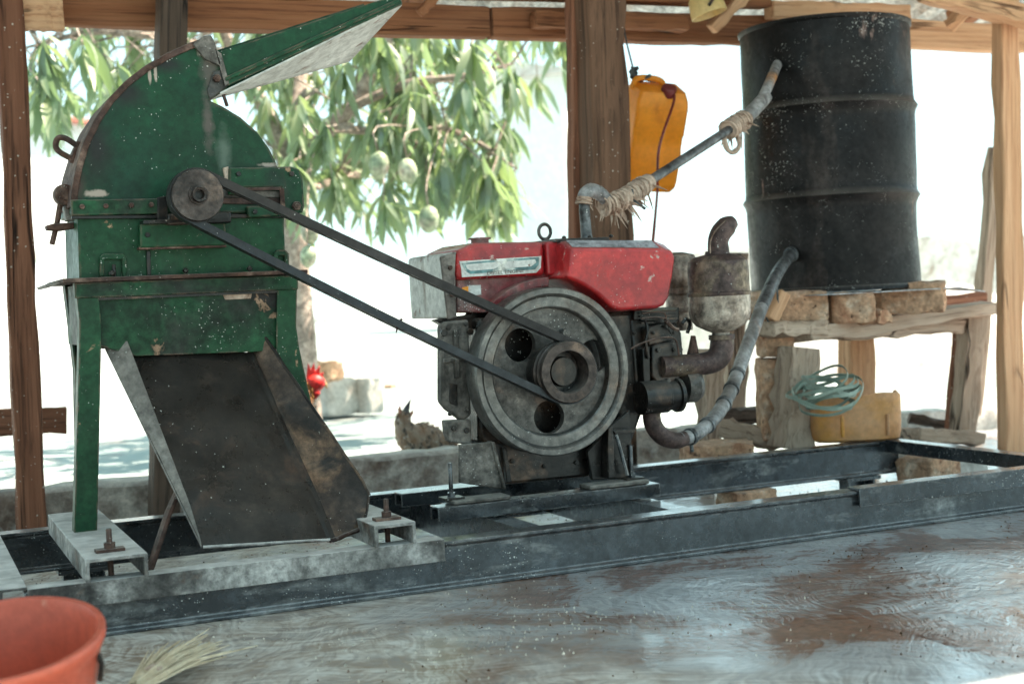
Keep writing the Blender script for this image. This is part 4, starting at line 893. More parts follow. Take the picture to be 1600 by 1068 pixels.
# small fasteners and fittings that crowd the castings
for (x, y, Y_, r) in ((700, 512, 3.15, .006), (727, 506, 3.15, .006), (702, 646, 3.15, .006), (729, 640, 3.15, .006), (708, 668, 3.145, .007), (728, 672, 3.145, .007), (990, 520, 3.15, .006), (1004, 560, 3.15, .007), (1000, 598, 3.15, .006), (1012, 628, 3.15, .006), (800, 720, 3.16, .006), (850, 728, 3.16, .006), (900, 722, 3.16, .006), (1052, 520, 3.12, .005), (1020, 520, 3.12, .005)):
    bolt('bolt', PX(x, y, Y_), (0, -1, 0), r, .008, M['cast' if x % 2 else 'iron'], en)
bm = nb(); prism(bm, [(709, 515), (717, 513), (720, 590), (712, 592)], 3.138, 3.1495); obj('casting_rib', bm, M['castdirty'], cs, bev=.003)
bm = nb(); prism(bm, [(694, 560), (733, 556), (733, 563), (694, 567)], 3.140, 3.1495); obj('casting_rib', bm, M['castdirty'], cs, bev=.002)
bm = nb(); prism(bm, [(786, 700), (792, 700), (800, 752), (792, 754)], 3.145, 3.1595); obj('pan_rib', bm, M['iron'], en, bev=.002)
bm = nb(); prism(bm, [(1004, 545), (1016, 540), (1017, 600), (1006, 604)], 3.12, 3.149); obj('pushrod_cover', bm, M['iron'], en, bev=.003)
bm = nb(); tube(bm, [PX(1008, 500, 3.12), PX(1012, 515, 3.11), PX(1009, 535, 3.11), PX(1013, 560, 3.115)], .004, 8, smooth=4); obj('oil_pipe', bm, M['iron'], en)
bm = nb(); tube(bm, [PX(1066, 505, 3.13), PX(1072, 498, 3.13), PX(1078, 505, 3.14), PX(1074, 520, 3.15)], .005, 8, smooth=4); obj('throttle_link', bm, M['iron'], en)
# ================================================================== twin drive belts
def belt(y, label):
    ra, rb = r1-.005, r2-.005
    C1 = Vector((PC.x, PC.z)); C2 = Vector((EP.x, EP.z))
    d = C2-C1; L = d.length; th = atan2(d.y, d.x); al = math.acos((ra-rb)/L)
    path = []
    n = 22
    for i in range(n+1):
        a = th+al+(2*pi-2*al)*i/n; path.append((C1+Vector((cos(a), sin(a)))*ra, a))
    for k in range(1, 10):
        f = k/10; a = th-al; p = C1+Vector((cos(a), sin(a)))*ra; q = C2+Vector((cos(a), sin(a)))*rb
        pt = p.lerp(q, f); pt.y -= .006*sin(pi*f); path.append((pt, a))
    for i in range(n+1):
        a = th-al+(2*al)*i/n; path.append((C2+Vector((cos(a), sin(a)))*rb, a))
    for k in range(1, 10):
        f = k/10; a = th+al; p = C2+Vector((cos(a), sin(a)))*rb; q = C1+Vector((cos(a), sin(a)))*ra
        pt = p.lerp(q, f); pt.y -= .004*sin(pi*f); path.append((pt, a))
    rings = []
    for p, a in path:
        n_ = Vector((cos(a), sin(a)))
        rings.append([Vector((p.x+n_.x*o_, y+w_, p.y+n_.y*o_)) for o_, w_ in ((-.0085, -.006), (.0085, -.0098), (.0085, .0098), (-.0085, .006))])
    bm = nb(); loft(bm, rings, closed=True)
    return obj('drive_belt', bm, M['belt'], None, ang=40, label=label, cat='belt', group='twin belts from engine to mill')
belt(PYF+.017, 'black rubber drive belt nearer the camera of the twin belts')
belt(PYF+.037, 'black rubber drive belt on the inner side of the twin belts')
p = PX(622, 512, 3.0)
bm = nb(); tube(bm, [PX(628, 498, 3.0), PX(622, 506, 3.0), PX(619, 520, 3.0)], [.003, .004, .001], 6); obj('dry_leaf', bm, M['rust'], None, label='tiny curled dry leaf hanging from the lower belt strand', cat='leaf')
# ================================================================== water drum on its stand
DC = Vector((3.04, 4.13, 0)); DR_ = .293; DZ0, DZ1 = .578, 1.492
bm = nb(); prof = [(.02, .012), (DR_-.012, .012), (DR_-.008, 0), (DR_+.004, .0), (DR_+.004, .012), (DR_, .018)]
H = DZ1-DZ0
def zhoop(f): return H*(1-f)
zs = [i/60 for i in range(1, 60)]
for f in zs:
    z = f*H; r = DR_
    for hf in (.318, .652):
        d = (z-zhoop(hf))/.013; r += .013*math.exp(-d*d)
    prof.append((r, z))
prof += [(DR_, H-.016), (DR_+.005, H-.012), (DR_+.006, H), (DR_-.004, H), (DR_-.005, H-.02), (.02, H-.02)]
lathe(bm, prof, (DC.x, DC.y, DZ0), (0, 0, 1), 72)
for v in bm.verts:
    p = v.co-Vector((DC.x, DC.y, 0)); rr = Vector((p.x, p.y, 0))
    if rr.length > .2:
        k = noise.noise(Vector((p.x*3.2, p.y*3.2, p.z*2.6)))*.010+noise.noise(Vector((p.x*9, p.y*9, p.z*8)))*.0025
        v.co += rr.normalized()*k
drum = obj('oil_drum', bm, M['drum'], None, ang=50, label='tall sooty black steel drum on brick and timber stand', cat='drum')
def on_drum(px, py, inset=.01):
    d = (fwd+RT*((px-PW/2)/FPX)-UP*((py-PH/2)/FPX)).normalized()
    o_ = CAM-DC; a = d.x*d.x+d.y*d.y; b = 2*(o_.x*d.x+o_.y*d.y); c_ = o_.x**2+o_.y**2-(DR_-inset)**2
    return CAM+d*((-b-sqrt(max(0, b*b-4*a*c_)))/(2*a))
# sheet under the drum
bm = nb(); n = 12
vr = []
cx, cy = DC.x+.02, DC.y-.02
for j in range(n+1):
    row = []
    for i in range(n+1):
        u, v_ = i/n*2-1, j/n*2-1
        x, y = cx+u*.34+.02*noise.noise(Vector((v_*3, 1, 0))), cy+v_*.33+.02*noise.noise(Vector((u*3, 5, 0)))
        curl = max(0, u-.7)*max(0, -v_)*.06
        row.append(bm.verts.new((x, y, DZ0-.006-curl+.002*noise.noise(Vector((u*4, v_*4, 0))))))
    vr.append(row)
for j in range(n):
    for i in range(n): bm.faces.new((vr[j][i], vr[j][i+1], vr[j+1][i+1], vr[j+1][i]))
sh_ = obj('metal_sheet', bm, M['sheet'], None, ang=60, label='thin bent metal sheet between drum and bricks', cat='sheet')
sh_.modifiers.new('thick', 'SOLIDIFY').thickness = .003
def rstone(name, l, r, t, b, Y, dep, m, label, rot=-.4, seed=0, jit=.12, cat='brick', group='bricks and stones of the drum stand', tilt=0):
    s = ms((l+r)/2, (t+b)/2, Y); c_ = PX((l+r)/2, (t+b)/2, Y)
    c_ = c_+Vector((.5*sin(-rot), .5*cos(rot), 0))*dep
    return stone(name, c_, ((r-l)*s*.97, dep, (b-t)*s), M[m], rot, jit, seed, label=label, cat=cat, group=group, tilt=tilt)
rstone('brick', 1218, 1297, 455, 503, 3.86, .13, 'brick', 'broken orange mud brick under the drum, left of two in front', seed=1)
rstone('brick', 1301, 1371, 457, 505, 3.80, .14, 'brick', 'rounded orange mud brick under the drum, right of two in front', seed=2)
rstone('brick', 1376, 1474, 440, 489, 3.84, .16, 'brick', 'large pale mud brick with sunlit end under the drum right side', rot=-.75, seed=3, jit=.2)
rstone('brick', 1366, 1402, 484, 505, 3.78, .1, 'brick', 'small broken brick wedge on the stand plank', rot=.3, seed=4, jit=.4)
rstone('brick', 1300, 1420, 457, 492, 4.25, .16, 'brick', 'dark brick at the back under the drum', seed=14)
rstone('brick', 1166, 1200, 455, 500, 4.02, .12, 'brick', 'shaded brown brick behind the hose under the drum', seed=5)
rstone('brick', 1189, 1243, 520, 557, 3.86, .12, 'brick', 'reddish brick on top of the upright block pillar', seed=7)
rstone('concrete_block', 1190, 1242, 560, 690, 3.86, .13, 'brick', 'tall upright mud block pillar below the drum', seed=8, jit=.08, cat='block')
rstone('stone', 1068, 1182, 694, 722, 3.80, .16, 'brick', 'flat pale stone slab on the floor behind the rear rail', seed=9, jit=.2, cat='stone')
rstone('stone', 1425, 1545, 712, 758, 3.62, .2, 'block', 'bright pale block lying beyond the right end of the frame', seed=10, jit=.1, cat='stone')
sd_ = root('drum_stand', (3.3, 4.1, -.05), 'weathered plank and log stand carrying the drum bricks', 'stand')
def pp(name, x0, y0, Y0, x1, y1, Y1, wpx, t, m='greywood', hint=(0, 1, 0), jit=.005, **k):
    A = PX(x0, y0, Y0); B = PX(x1, y1, Y1); s = (ms(x0, y0, Y0)+ms(x1, y1, Y1))/2
    return plank(name, A, B, wpx*s, t, M[m], sd_, hint, jit, k.pop('segs', 8), .004, **k)
pp('top_plank', 1246, 522, 3.84, 1536, 482, 4.30, 22, .12, hint=(0, 1, 0))
pp('top_plank', 1300, 520, 3.96, 1506, 508, 4.34, 22, .10, hint=(0, 1, 0))
pp('top_plank', 1190, 514, 3.82, 1276, 513, 3.86, 21, .12)
pp('top_plank', 1340, 490, 4.45, 1530, 467, 4.62, 20, .08, 'brown')
pp('bearer', 1200, 506, 4.35, 1480, 494, 4.5, 22, .1)
pp('packing_block', 1197, 502, 3.83, 1217, 458, 3.84, 20, .08, 'palewood', jit=.002, segs=2)
pp('leg', 1236, 700, 3.80, 1248, 543, 3.80, 50, .10, jit=.009)
pp('leg', 1340, 700, 4.55, 1338, 525, 4.55, 46, .09, 'palewood')
pp('leg', 1503, 684, 4.28, 1520, 490, 4.28, 34, .07, jit=.004)
pp('leg', 1483, 690, 4.33, 1502, 490, 4.33, 14, .04, 'brown', jit=.003)
pp('foot_board', 1420, 680, 4.20, 1522, 684, 4.25, 22, .12, jit=.006)
pp('foot_board', 1128, 668, 4.05, 1222, 688, 3.88, 28, .05, 'greywood')
pp('foot_board', 1120, 650, 4.30, 1200, 648, 4.30, 24, .06, 'darkwood')
pp('foot_board', 1420, 652, 4.5, 1500, 668, 4.4, 14, .06, 'darkwood')
plank('leaning_prop', PX(1522, 648, 4.75), PX(1556, 230, 4.62), .055, .045, M['greywood'], None, (0, 1, 0), .004, 10, .004, label='pale leaning plank prop left of the right post', cat='plank')
plank('short_post', PX(1110, 712, 4.28), PX(1112, 545, 4.28), .075, .06, M['greywood'], None, (0, 1, 0), .006, 8, .004, label='short timber stub standing behind the muffler and hose', cat='post')
A = PX(1135, 460, 4.75); plank('pale_post', PX(1146, 640, 4.75), PX(1146, 395, 4.75), .09, .06, M['greywood'], None, (0, 1, 0), .005, 8, .004, label='grey post stub behind the muffler left of the drum', cat='post')
# kerb blocks at the right, in the sun
for i, (l, r, t, b, lab) in enumerate(((1424, 1500, 642, 690, 'sunlit pale kerb block left of the right post'), (1500, 1575, 640, 700, 'sunlit pale kerb block right behind the right post'))):
    s = ms((l+r)/2, b, 4.75); c_ = PX((l+r)/2, (t+b)/2, 4.75)
    stone('kerb_block', (c_.x, 4.85, c_.z-.03), ((r-l)*s*1.2, .16, (b-t)*s+.06), M['block'], 0, .06, 60+i, label=lab, cat='kerb', group='sunlit kerb blocks at the right')
# hook of wire under the sheet
bm = nb(); tube(bm, [PX(1214, 448, 3.80), PX(1216, 490, 3.80), PX(1211, 502, 3.80), PX(1203, 505, 3.80), PX(1197, 496, 3.80)], .0035, 6, smooth=4); obj('wire_hook', bm, M['rope'], None, label='black bent wire hook below the drum edge', cat='hook')

# ================================================================== pipes between engine and drum
hz = root('lower_hose', PX(1060, 688, 3.14), 'grey lower water hose clamped from rusty elbow up to the drum', 'hose')
e_ = on_drum(1237, 396)
pts = [PX(1062, 686, 3.14), PX(1082, 680, 3.16), PX(1105, 664, 3.20), PX(1128, 636, 3.27), PX(1146, 600, 3.35), PX(1165, 548, 3.45), PX(1190, 480, 3.58), PX(1214, 428, 3.72), e_]
s = ms(1100, 640, 3.2)
bm = nb(); tube(bm, pts[:7], [11*s, 11*s, 11*s, 11.5*s, 11.5*s, 12*s, 12*s], 16, smooth=6, rough=.02); obj('hose', bm, M['pipe'], hz)
s2 = ms(1215, 430, 3.7)
bm = nb(); tube(bm, pts[6:], [10.5*s2, 10*s2, 9*s2], 16, smooth=5); obj('steel_pipe', bm, M['darkpipe'], hz)
bm = nb(); lathe(bm, [(9*s2, -.03), (13*s2, -.03), (13*s2, -.005), (9*s2, 0)], e_, (pts[7]-e_).normalized()*-1, 18); obj('drum_socket', bm, M['darkpipe'], hz, ang=30)
s = ms(1050, 680, 3.14)
bm = nb(); tube(bm, [PX(1021, 634, 3.14), PX(1018, 648, 3.14), PX(1022, 666, 3.14), PX(1036, 682, 3.14), PX(1056, 688, 3.14), PX(1070, 684, 3.145)], [14*s, 14*s, 14*s, 14*s, 13*s, 12*s], 16, smooth=5); obj('rusty_elbow', bm, M['mufflerrust'], hz)
allp = spline(pts[:7], 6)
for k, tail in ((5, 1), (12, 0), (19, 0), (23, 0), (26, 0)):
    p = allp[min(k, len(allp)-2)]; d = (allp[min(k+1, len(allp)-1)]-p).normalized(); a, b = frame_axes(d)
    bm = nb(); s = ms(1100, 620, 3.3)
    lathe(bm, [(11.6*s, -.007), (13*s, -.006), (13*s, .006), (11.6*s, .007)], p, d, 20)
    if tail: lathe(bm, [(3*s, 0), (3*s, 10*s)], p-b*13*s, -b, 8)
    obj('hose_clamp', bm, M['darkpipe'], hz, ang=30)
up = root('upper_pipe', PX(915, 372, 3.27), 'bent steel water pipe with husk wrapped joints from engine top to drum', 'pipe')
e2 = on_drum(1215, 100)
s = ms(915, 330, 3.27)
bm = nb(); tube(bm, [PX(917, 376, 3.27), PX(915, 350, 3.27), PX(913, 326, 3.27), PX(915, 308, 3.27)], [9*s, 8.5*s, 8.5*s, 9*s], 14, smooth=3); obj('riser', bm, M['darkpipe'], up)
bm = nb(); tube(bm, [PX(912, 318, 3.27), PX(914, 304, 3.27), PX(924, 297, 3.27), PX(938, 303, 3.275), PX(952, 316, 3.285), PX(964, 317, 3.295)], [10*s, 11*s, 11*s, 11*s, 10.5*s, 10*s], 14, smooth=4); obj('elbow', bm, M['pipe'], up)
q1, q2 = PX(960, 318, 3.29), PX(1150, 196, 3.62)
bm = nb(); tube(bm, [q1, q2], 7.5*ms(1060, 260, 3.45), 14); obj('steel_pipe', bm, M['darkpipe'], up)
q3 = PX(1196, 152, 3.74)
bm = nb(); tube(bm, [PX(1146, 199, 3.61), PX(1166, 184, 3.66), q3], [11*ms(1170, 180, 3.66)]*3, 14, smooth=3, rough=.03); obj('sleeve', bm, M['pipe'], up)
bm = nb(); tube(bm, [PX(1188, 160, 3.72), PX(1200, 135, 3.78), e2], 8*ms(1200, 130, 3.8), 14, smooth=4); obj('steel_pipe', bm, M['pipe'], up)
def wrapping(path, r, turns, ragged, m='wrap', seed=1):
    rnd = random.Random(seed)
    path = spline(path, 8); n = len(path)
    bm = nb(); tube(bm, path, [r*(.86+.2*rnd.random()) for _ in path], 12)
    o_ = obj('wrapping', bm, M[m], up, ang=70)
    for k in range(turns):
        i = int(k/turns*(n-2)); p = path[i]; d = (path[i+1]-p).normalized(); a, b = frame_axes(d)
        tl = rnd.uniform(-.3, .3); bm = nb(); pts_ = []
        for j in range(13):
            g = 2*pi*j/12; pts_.append(p+(a*cos(g)+b*sin(g))*r*(1.0+.08*rnd.random())+d*(r*.5*sin(g)*tl))
        tube(bm, pts_, r*rnd.uniform(.07, .16), 6, caps=False); obj('binding', bm, M[m], o_, ang=70)
    for k in range(ragged):
        i = rnd.randrange(n-1); p = path[i]; g = rnd.uniform(-.6, .6)-pi/2
        dirv = Vector((rnd.uniform(-.6, .9), rnd.uniform(-.6, -.1), rnd.uniform(-1, .15))).normalized(); L = r*rnd.uniform(.7, 2.1); w_ = r*rnd.uniform(.08, .3)
        sd__ = dirv.cross(Vector((rnd.random(), rnd.random(), rnd.random()))).normalized(); st_ = p+dirv*r*.7
        bm = nb(); m_ = st_+dirv*L*.55+Vector((0, 0, -.15*L))
        quad = [st_-sd__*w_, st_+sd__*w_, m_+sd__*w_*.9, st_+dirv*L+Vector((0, 0, -.3*L)), m_-sd__*w_*.6]
        nn = dirv.cross(sd__)*.0012
        loft(bm, [quad, [q+nn for q in quad]]); obj('husk_strip', bm, M[m], o_)
wrapping([PX(942, 322, 3.28), PX(962, 316, 3.29), PX(988, 302, 3.33), PX(1014, 284, 3.37)], 15*ms(980, 300, 3.3), 13, 26, 'wrap', 3)
wrapping([PX(1138, 203, 3.60), PX(1152, 193, 3.63), PX(1166, 186, 3.66)], 14*ms(1150, 195, 3.63), 8, 9, 'wrap', 5)
wrapping([PX(912, 318, 3.27), PX(913, 308, 3.27)], 12*s, 2, 2, 'wrap', 8)
bm = nb(); c_ = PX(1143, 214, 3.60); tube(bm, [c_+Vector((.026*cos(g), .004*sin(3*g), .034*sin(g)-.012)) for g in [i*2*pi/18 for i in range(19)]], .007, 6, caps=False, rough=.35); obj('hanging_loop', bm, M['wrap'], up, ang=70)
bm = nb(); tube(bm, [PX(988, 296, 3.30), PX(990, 312, 3.295), PX(1008, 326, 3.29)], .004, 6, smooth=3); obj('tie_cord', bm, M['rope'], up)

# ================================================================== hanging yellow fuel can
jc = root('fuel_can', PX(1020, 210, 4.32), 'bright yellow plastic fuel can hanging by a cord beside the middle post', 'can')
R_ = Matrix.Rotation(radians(-12), 3, 'Z') @ Matrix.Rotation(radians(24), 3, 'X') @ Matrix.Rotation(radians(4), 3, 'Y')
s = ms(1022, 210, 4.32); jo = PX(1017, 214, 4.32)
W_, D_, H_ = .094, .078, .17
def rr(w_, d_, z, c_=.014, ox=0, oy=0):
    out = []
    for sx, sy in ((1, 1), (-1, 1), (-1, -1), (1, -1)):
        for k in range(5):
            g = atan2(sy, sx)-pi/4+k*pi/8
            out.append(jo+R_ @ Vector((ox+sx*(w_-c_)+c_*cos(g), oy+sy*(d_-c_)+c_*sin(g), z)))
    return out
bm = nb(); loft(bm, [rr(W_*.86, D_*.86, -H_-.006), rr(W_*.97, D_*.97, -H_+.01), rr(W_, D_, -H_+.03), rr(W_, D_, -.03), rr(W_*.975, D_*.975, -.02), rr(W_*.975, D_*.975, .02), rr(W_, D_, .03), rr(W_, D_, H_-.05), rr(W_*.97, D_*.97, H_-.025), rr(W_*.86, D_*.84, H_+.004, ox=.0), rr(W_*.5, D_*.5, H_+.012, ox=-.02)])
obj('can_body', bm, M['yellow'], jc, ang=40)
def jl(x, y, z): return jo+R_ @ Vector((x, y, z))
bm = nb(); tube(bm, [jl(-.085, .02, H_-.01), jl(-.08, .02, H_+.018), jl(-.06, .02, H_+.03), jl(-.01, .015, H_+.03), jl(.015, .01, H_+.02), jl(.02, .01, H_)], .010, 10, smooth=4); obj('handle', bm, M['yellow'], jc)
cp = jl(.02, -.05, H_+.002)
bm = nb(); lathe(bm, [(.022, -.012), (.026, -.01), (.026, .018), (.023, .022), (.004, .022)], cp, R_ @ Vector((0, -.25, 1)), 20); obj('screw_cap', bm, M['cap'], jc, ang=40)
# fuel line from the cap and down to the engine
bm = nb(); tube(bm, [cp+Vector((0, -.012, .012)), cp+Vector((.004, -.03, -.03)), PX(1030, 230, 4.12), PX(1027, 300, 4.15), PX(1020, 380, 3.5)], .0045, 8, smooth=6); obj('fuel_line', bm, M['cap'], None, label='thin dark fuel line running from the yellow can down to the engine', cat='hose')
kn = PX(991, 115, 4.30)
bm = nb(); tube(bm, [PX(972, -10, 4.36), PX(976, 50, 4.34), kn], .0035, 6, smooth=4)
tube(bm, [kn+Vector((.012*cos(g*1.7), .010*sin(g*2.3), .02*sin(g))) for g in [i*.7 for i in range(22)]], .0045, 6, smooth=2)
tube(bm, [kn, PX(993, 130, 4.30), jl(-.035, 0, H_+.045)], .006, 6, smooth=3)
tube(bm, [kn, PX(1010, 126, 4.30), PX(1034, 130, 4.33), PX(1050, 142, 4.36)], .0025, 6, smooth=3)
obj('knotted_rope', bm, M['rope'], None, label='dark knotted cord holding up the yellow fuel can', cat='cord')
# ================================================================== cut can with strap coil on the rear rail
cc = root('cut_can', PX(1352, 684, 3.66), 'stained yellow can cut open, on the rear rail corner', 'can')
s = ms(1350, 650, 3.68); co = PX(1351, 684, 3.685); co.z = ZT+.001
w2, d2 = 68*s/.95, .10
Rc = Matrix.Rotation(-.45, 3, 'Z')
hts = []
def rim(g):    # cut edge: high at left corner, dips where it was torn
    return .118+.030*math.tanh(4*sin(g*1.0+2.6))+.006*sin(g*5+.5)
rings = []
def sq(g, k):
    c_, s_ = cos(g), sin(g); p = 5
    q = (abs(c_)**p+abs(s_)**p)**(-1/p); return Vector((c_*q*w2*k, s_*q*d2*k, 0))
G = [i*2*pi/48 for i in range(48)]
for k, f in ((.86, 0), (.95, .05), (.985, .18), (1, .45), (.99, .5), (1, .55), (1, .8), (1.0, 1)):
    rings.append([co+Vector((.0, .06, 0))+Rc @ (sq(g, k)+Vector((0, 0, rim(g)*f))) for g in G])
for k, f in ((.96, 1), (.95, .5), (.90, .05), (.4, .04)):
    rings.append([co+Vector((.0, .06, 0))+Rc @ (sq(g, k)+Vector((0, 0, rim(g)*f))) for g in G])
bm = nb(); loft(bm, rings); obj('can_shell', bm, M['yellowold'], cc, ang=40)
for x in (-.35, .62):
    bm = nb(); tube(bm, [co+Vector((0, .06, 0))+Rc @ Vector((w2*x, -d2*1.0, z)) for z in (.02, .05, .085)], .006, 8); obj('moulded_rib', bm, M['yellowold'], cc)
rs_ = random.Random(4)
sc_r = root('strap_coil', PX(1300, 610, 3.66), 'tangled coil of pale green plastic strapping on the cut can', 'strap')
for k in range(10):
    c_ = PX(1290+rs_.uniform(-18, 24), 612+rs_.uniform(-16, 12), 3.64); ra_x = rs_.uniform(.075, .11); rb_x = rs_.uniform(.02, .045); tl = rs_.uniform(-.5, .35); yw = rs_.uniform(-.5, .4)
    Rk = Matrix.Rotation(yw-.4, 3, 'Z') @ Matrix.Rotation(tl, 3, 'Y') @ Matrix.Rotation(rs_.uniform(-.1, .9), 3, 'X')
    rings = []; n = 40
    for i in range(n):
        g = 2*pi*i/n; rad = Rk @ Vector((cos(g), sin(g), 0)); p = c_+Rk @ Vector((ra_x*cos(g), rb_x*2*sin(g), .006*sin(3*g+k))); nz = Rk @ Vector((0, 0, 1))
        rings.append([p-nz*.0055-rad*.0009, p+nz*.0055-rad*.0009, p+nz*.0055+rad*.0009, p-nz*.0055+rad*.0009])
    bm = nb(); loft(bm, rings, closed=True); obj('strap_loop', bm, M['strap'], sc_r, ang=40)
# ================================================================== bucket, brush, lamp
BC = PX(0, 996, Z=.19); rb0 = 160*(BC-CAM).dot(fwd)/FPX; zt = .175
tax = (Matrix.Rotation(radians(12), 3, r0) @ Vector((0, 0, 1))).normalized()      # it leans towards the viewer
bo = BC-tax*zt
bk = root('bucket', (bo.x, bo.y, 0), 'orange red plastic bucket cut by the lower left edge', 'bucket')
bm = nb()
lathe(bm, [(.02, .006), (rb0*.66, .006), (rb0*.68, 0), (rb0*.70, .001), (rb0*.715, .012), (rb0*.93, zt-.03), (rb0*.95, zt-.026), (rb0*.995, zt-.012), (rb0, zt-.004), (rb0*.985, zt), (rb0*.93, zt), (rb0*.90, zt-.008), (rb0*.70, .014), (.02, .012)], bo, tax, 64)
obj('bucket_body', bm, M['bucket'], bk, ang=50)
sx = (r0-tax*r0.dot(tax)).normalized()
bm = nb(); tube(bm, [BC+sx*rb0*.93-tax*.03, BC+sx*rb0*.955-tax*.045, BC+sx*rb0*.92-tax*.07], .004, 8); obj('handle_lug', bm, M['iron'], bk)
br = root('straw_brush', PX(230, 1068, Z=.0), 'small pale straw whisk brush lying on the floor at the bottom edge', 'brush')
rb_ = random.Random(11); a0 = PX(210, 1085, Z=.022); a1 = PX(304, 1022, Z=.012); dv = (a1-a0)
bm = nb(); sdv = dv.cross(Vector((0, 0, 1))).normalized()
for k in range(110):
    f = rb_.gauss(0, .4); g = rb_.gauss(0, .4)
    st_ = a0+sdv*f*.014+Vector((0, 0, .01+abs(g)*.008)); L = rb_.uniform(.72, 1.1)
    en_ = a0+dv*L+sdv*f*.085+Vector((0, 0, .012+g*.022)); en_.z = max(.003, en_.z)
    md = st_.lerp(en_, .55)+Vector((0, 0, rb_.uniform(0, .012)))+sdv*f*-.008
    tube(bm, [st_, md, en_], [.0022, .002, .0008], 5, caps=False)
obj('bristles', bm, M['straw'], br, kind='stuff')
bm = nb(); m_ = a0+dv*.30+Vector((0, 0, .012)); lathe(bm, [(.014, -.012), (.017, -.008), (.017, .008), (.014, .012)], m_, dv, 16); obj('binding', bm, M['wrap'], br)
lp = root('hanging_lamp', PX(1100, -10, 4.2), 'cream yellow enamel lamp cup hung under the roof timbers', 'lamp')
c_ = PX(1102, 4, 4.2); s = ms(1102, 4, 4.2); ax = Vector((.25, -.15, -1)).normalized()
bm = nb(); lathe(bm, [(6*s, -24*s), (16*s, -20*s), (25*s, -8*s), (28*s, 10*s), (29*s, 20*s), (28*s, 21*s), (26*s, 10*s), (22*s, -6*s), (6*s, -16*s)], c_, ax, 36); obj('lamp_shade', bm, M['cream'], lp, ang=40)
bm = nb(); tube(bm, [PX(1108, 8, 4.13), PX(1116, -4, 4.14), PX(1118, -40, 4.2)], .006, 8); obj('bracket', bm, M['iron'], lp)
bm = nb(); tube(bm, [c_-ax*20*s, c_-ax*60*s+Vector((0, .05, .08)), c_+Vector((0, .1, .2))], .004, 6, smooth=3); obj('cable', bm, M['rope'], lp)
# ================================================================== mango tree
def leaf_material():
    s = NT('mango_leaf')
    c = s.mix(s.ramp(s.rnd, .1, .9), (.17, .23, .155), (.28, .32, .20))
    c = s.mix(s.ramp(s.noise(5.3, 2), .45, .62), c, (.25, .31, .25))
    s.l(c, s.b.inputs['Base Color']); s.b.inputs['Roughness'].default_value = .36; s.b.inputs['Specular IOR Level'].default_value = .6
    tr = s.n('BsdfTranslucent'); s.l(s.mix(1.0, c, (1.25, 1.5, .85), 'MULTIPLY'), tr.inputs[0])
    mxs = s.n('MixShader'); mxs.inputs[0].default_value = .4
    out = s.t.nodes['Material Output']; s.l(s.b.outputs[0], mxs.inputs[1]); s.l(tr.outputs[0], mxs.inputs[2]); s.l(mxs.outputs[0], out.inputs[0])
    return s.m
M['leaf'] = leaf_material()
M['bark'] = mat('mango_bark', (.32, .25, .21), (.44, .36, .31), 10, .9, .1, 0, .5, 40, layers=[((.20, .15, .12), 6, .55, .7)], spec=.2)
M['mango'] = mat('green_mango_skin', (.24, .31, .18), (.34, .38, .25), 9, .38, .1, 0, .03, 60, layers=[((.46, .36, .30), 5, .52, .7)])
TB = PX(470, 668, 7.6); TB.z = -.16
tr_ = root('mango_tree', TB, 'leafy mango tree with hanging pale fruit beyond the kerb', 'tree')
def leaf_geo(L, w_, droop, twist, fold=.35):
    """one drooping lance-shaped leaf along +X, four cross sections, folded along the midrib"""
    vs_, fs = [], []
    prof = ((0, .10), (.14, .55), (.34, .98), (.58, .92), (.8, .55), (1, .03))
    x = z = 0; a = droop*.15; px_ = 0
    for i, (f, k) in enumerate(prof):
        d = (f-px_)*L; px_ = f
        x += d*cos(a); z -= d*sin(a); a += droop*.22
        for sg in (-1, 0, 1):
            vs_.append(Vector((x, sg*w_*k, z-(0 if sg == 0 else -fold*w_*k))))
    for i in range(len(prof)-1):
        for j in range(2):
            a0_ = i*3+j; fs.append((a0_, a0_+1, a0_+4, a0_+3))
    return vs_, fs
rt = random.Random(21)
VAR = []
for k in range(6):
    vs_, fs = leaf_geo(0.275*(.85+.3*rt.random()), .025*(.7+.6*rt.random()), rt.uniform(.25, 1.3), 0)
    me = bpy.data.meshes.new('leaf'); me.from_pydata(vs_, [], fs)
    for p in me.polygons: p.use_smooth = True
    me.materials.append(M['leaf']); VAR.append((me, vs_, fs))
# where the crown shows: outline areas of leaf whorls seen below the beam, at real depths of 6.6 to 9.2 m
areas = [((40, 340), (-140, 150), 60), ((380, 640), (20, 180), 64), ((560, 850), (-60, 130), 66), ((600, 820), (120, 215), 40), ((400, 560), (170, 305), 46), ((560, 690), (140, 225), 26),
         ((655, 810), (215, 300), 34), ((740, 830), (250, 325), 16), ((560, 640), (285, 318), 6), ((40, 130), (130, 165), 8), ((830, 900), (20, 60), 8), ((-200, 900), (-520, -120), 130), ((150, 330), (60, 140), 20)]
whorls = []
for (xa, xb), (ya, yb), n in areas:
    for _ in range(int(n*.5) if ya > -300 else n):
        Y = rt.uniform(6.7, 9.0); x = rt.uniform(xa, xb); y = rt.uniform(ya, yb)
        if 545 < x < 640 and 228 < y < 262: continue
        whorls.append(PX(x, y, Y))
fixed = [(742, 150, 6.8), (805, 120, 6.9), (600, 70, 6.9), (790, 290, 6.9), (520, 280, 6.8), (780, 235, 6.9), (470, 300, 7.0), (130, 70, 6.8), (70, 110, 6.8), (230, 90, 7.0), (610, 285, 7.0), (690, 250, 6.9)]
for x, y, Y in fixed: whorls.append(PX(x, y, Y))
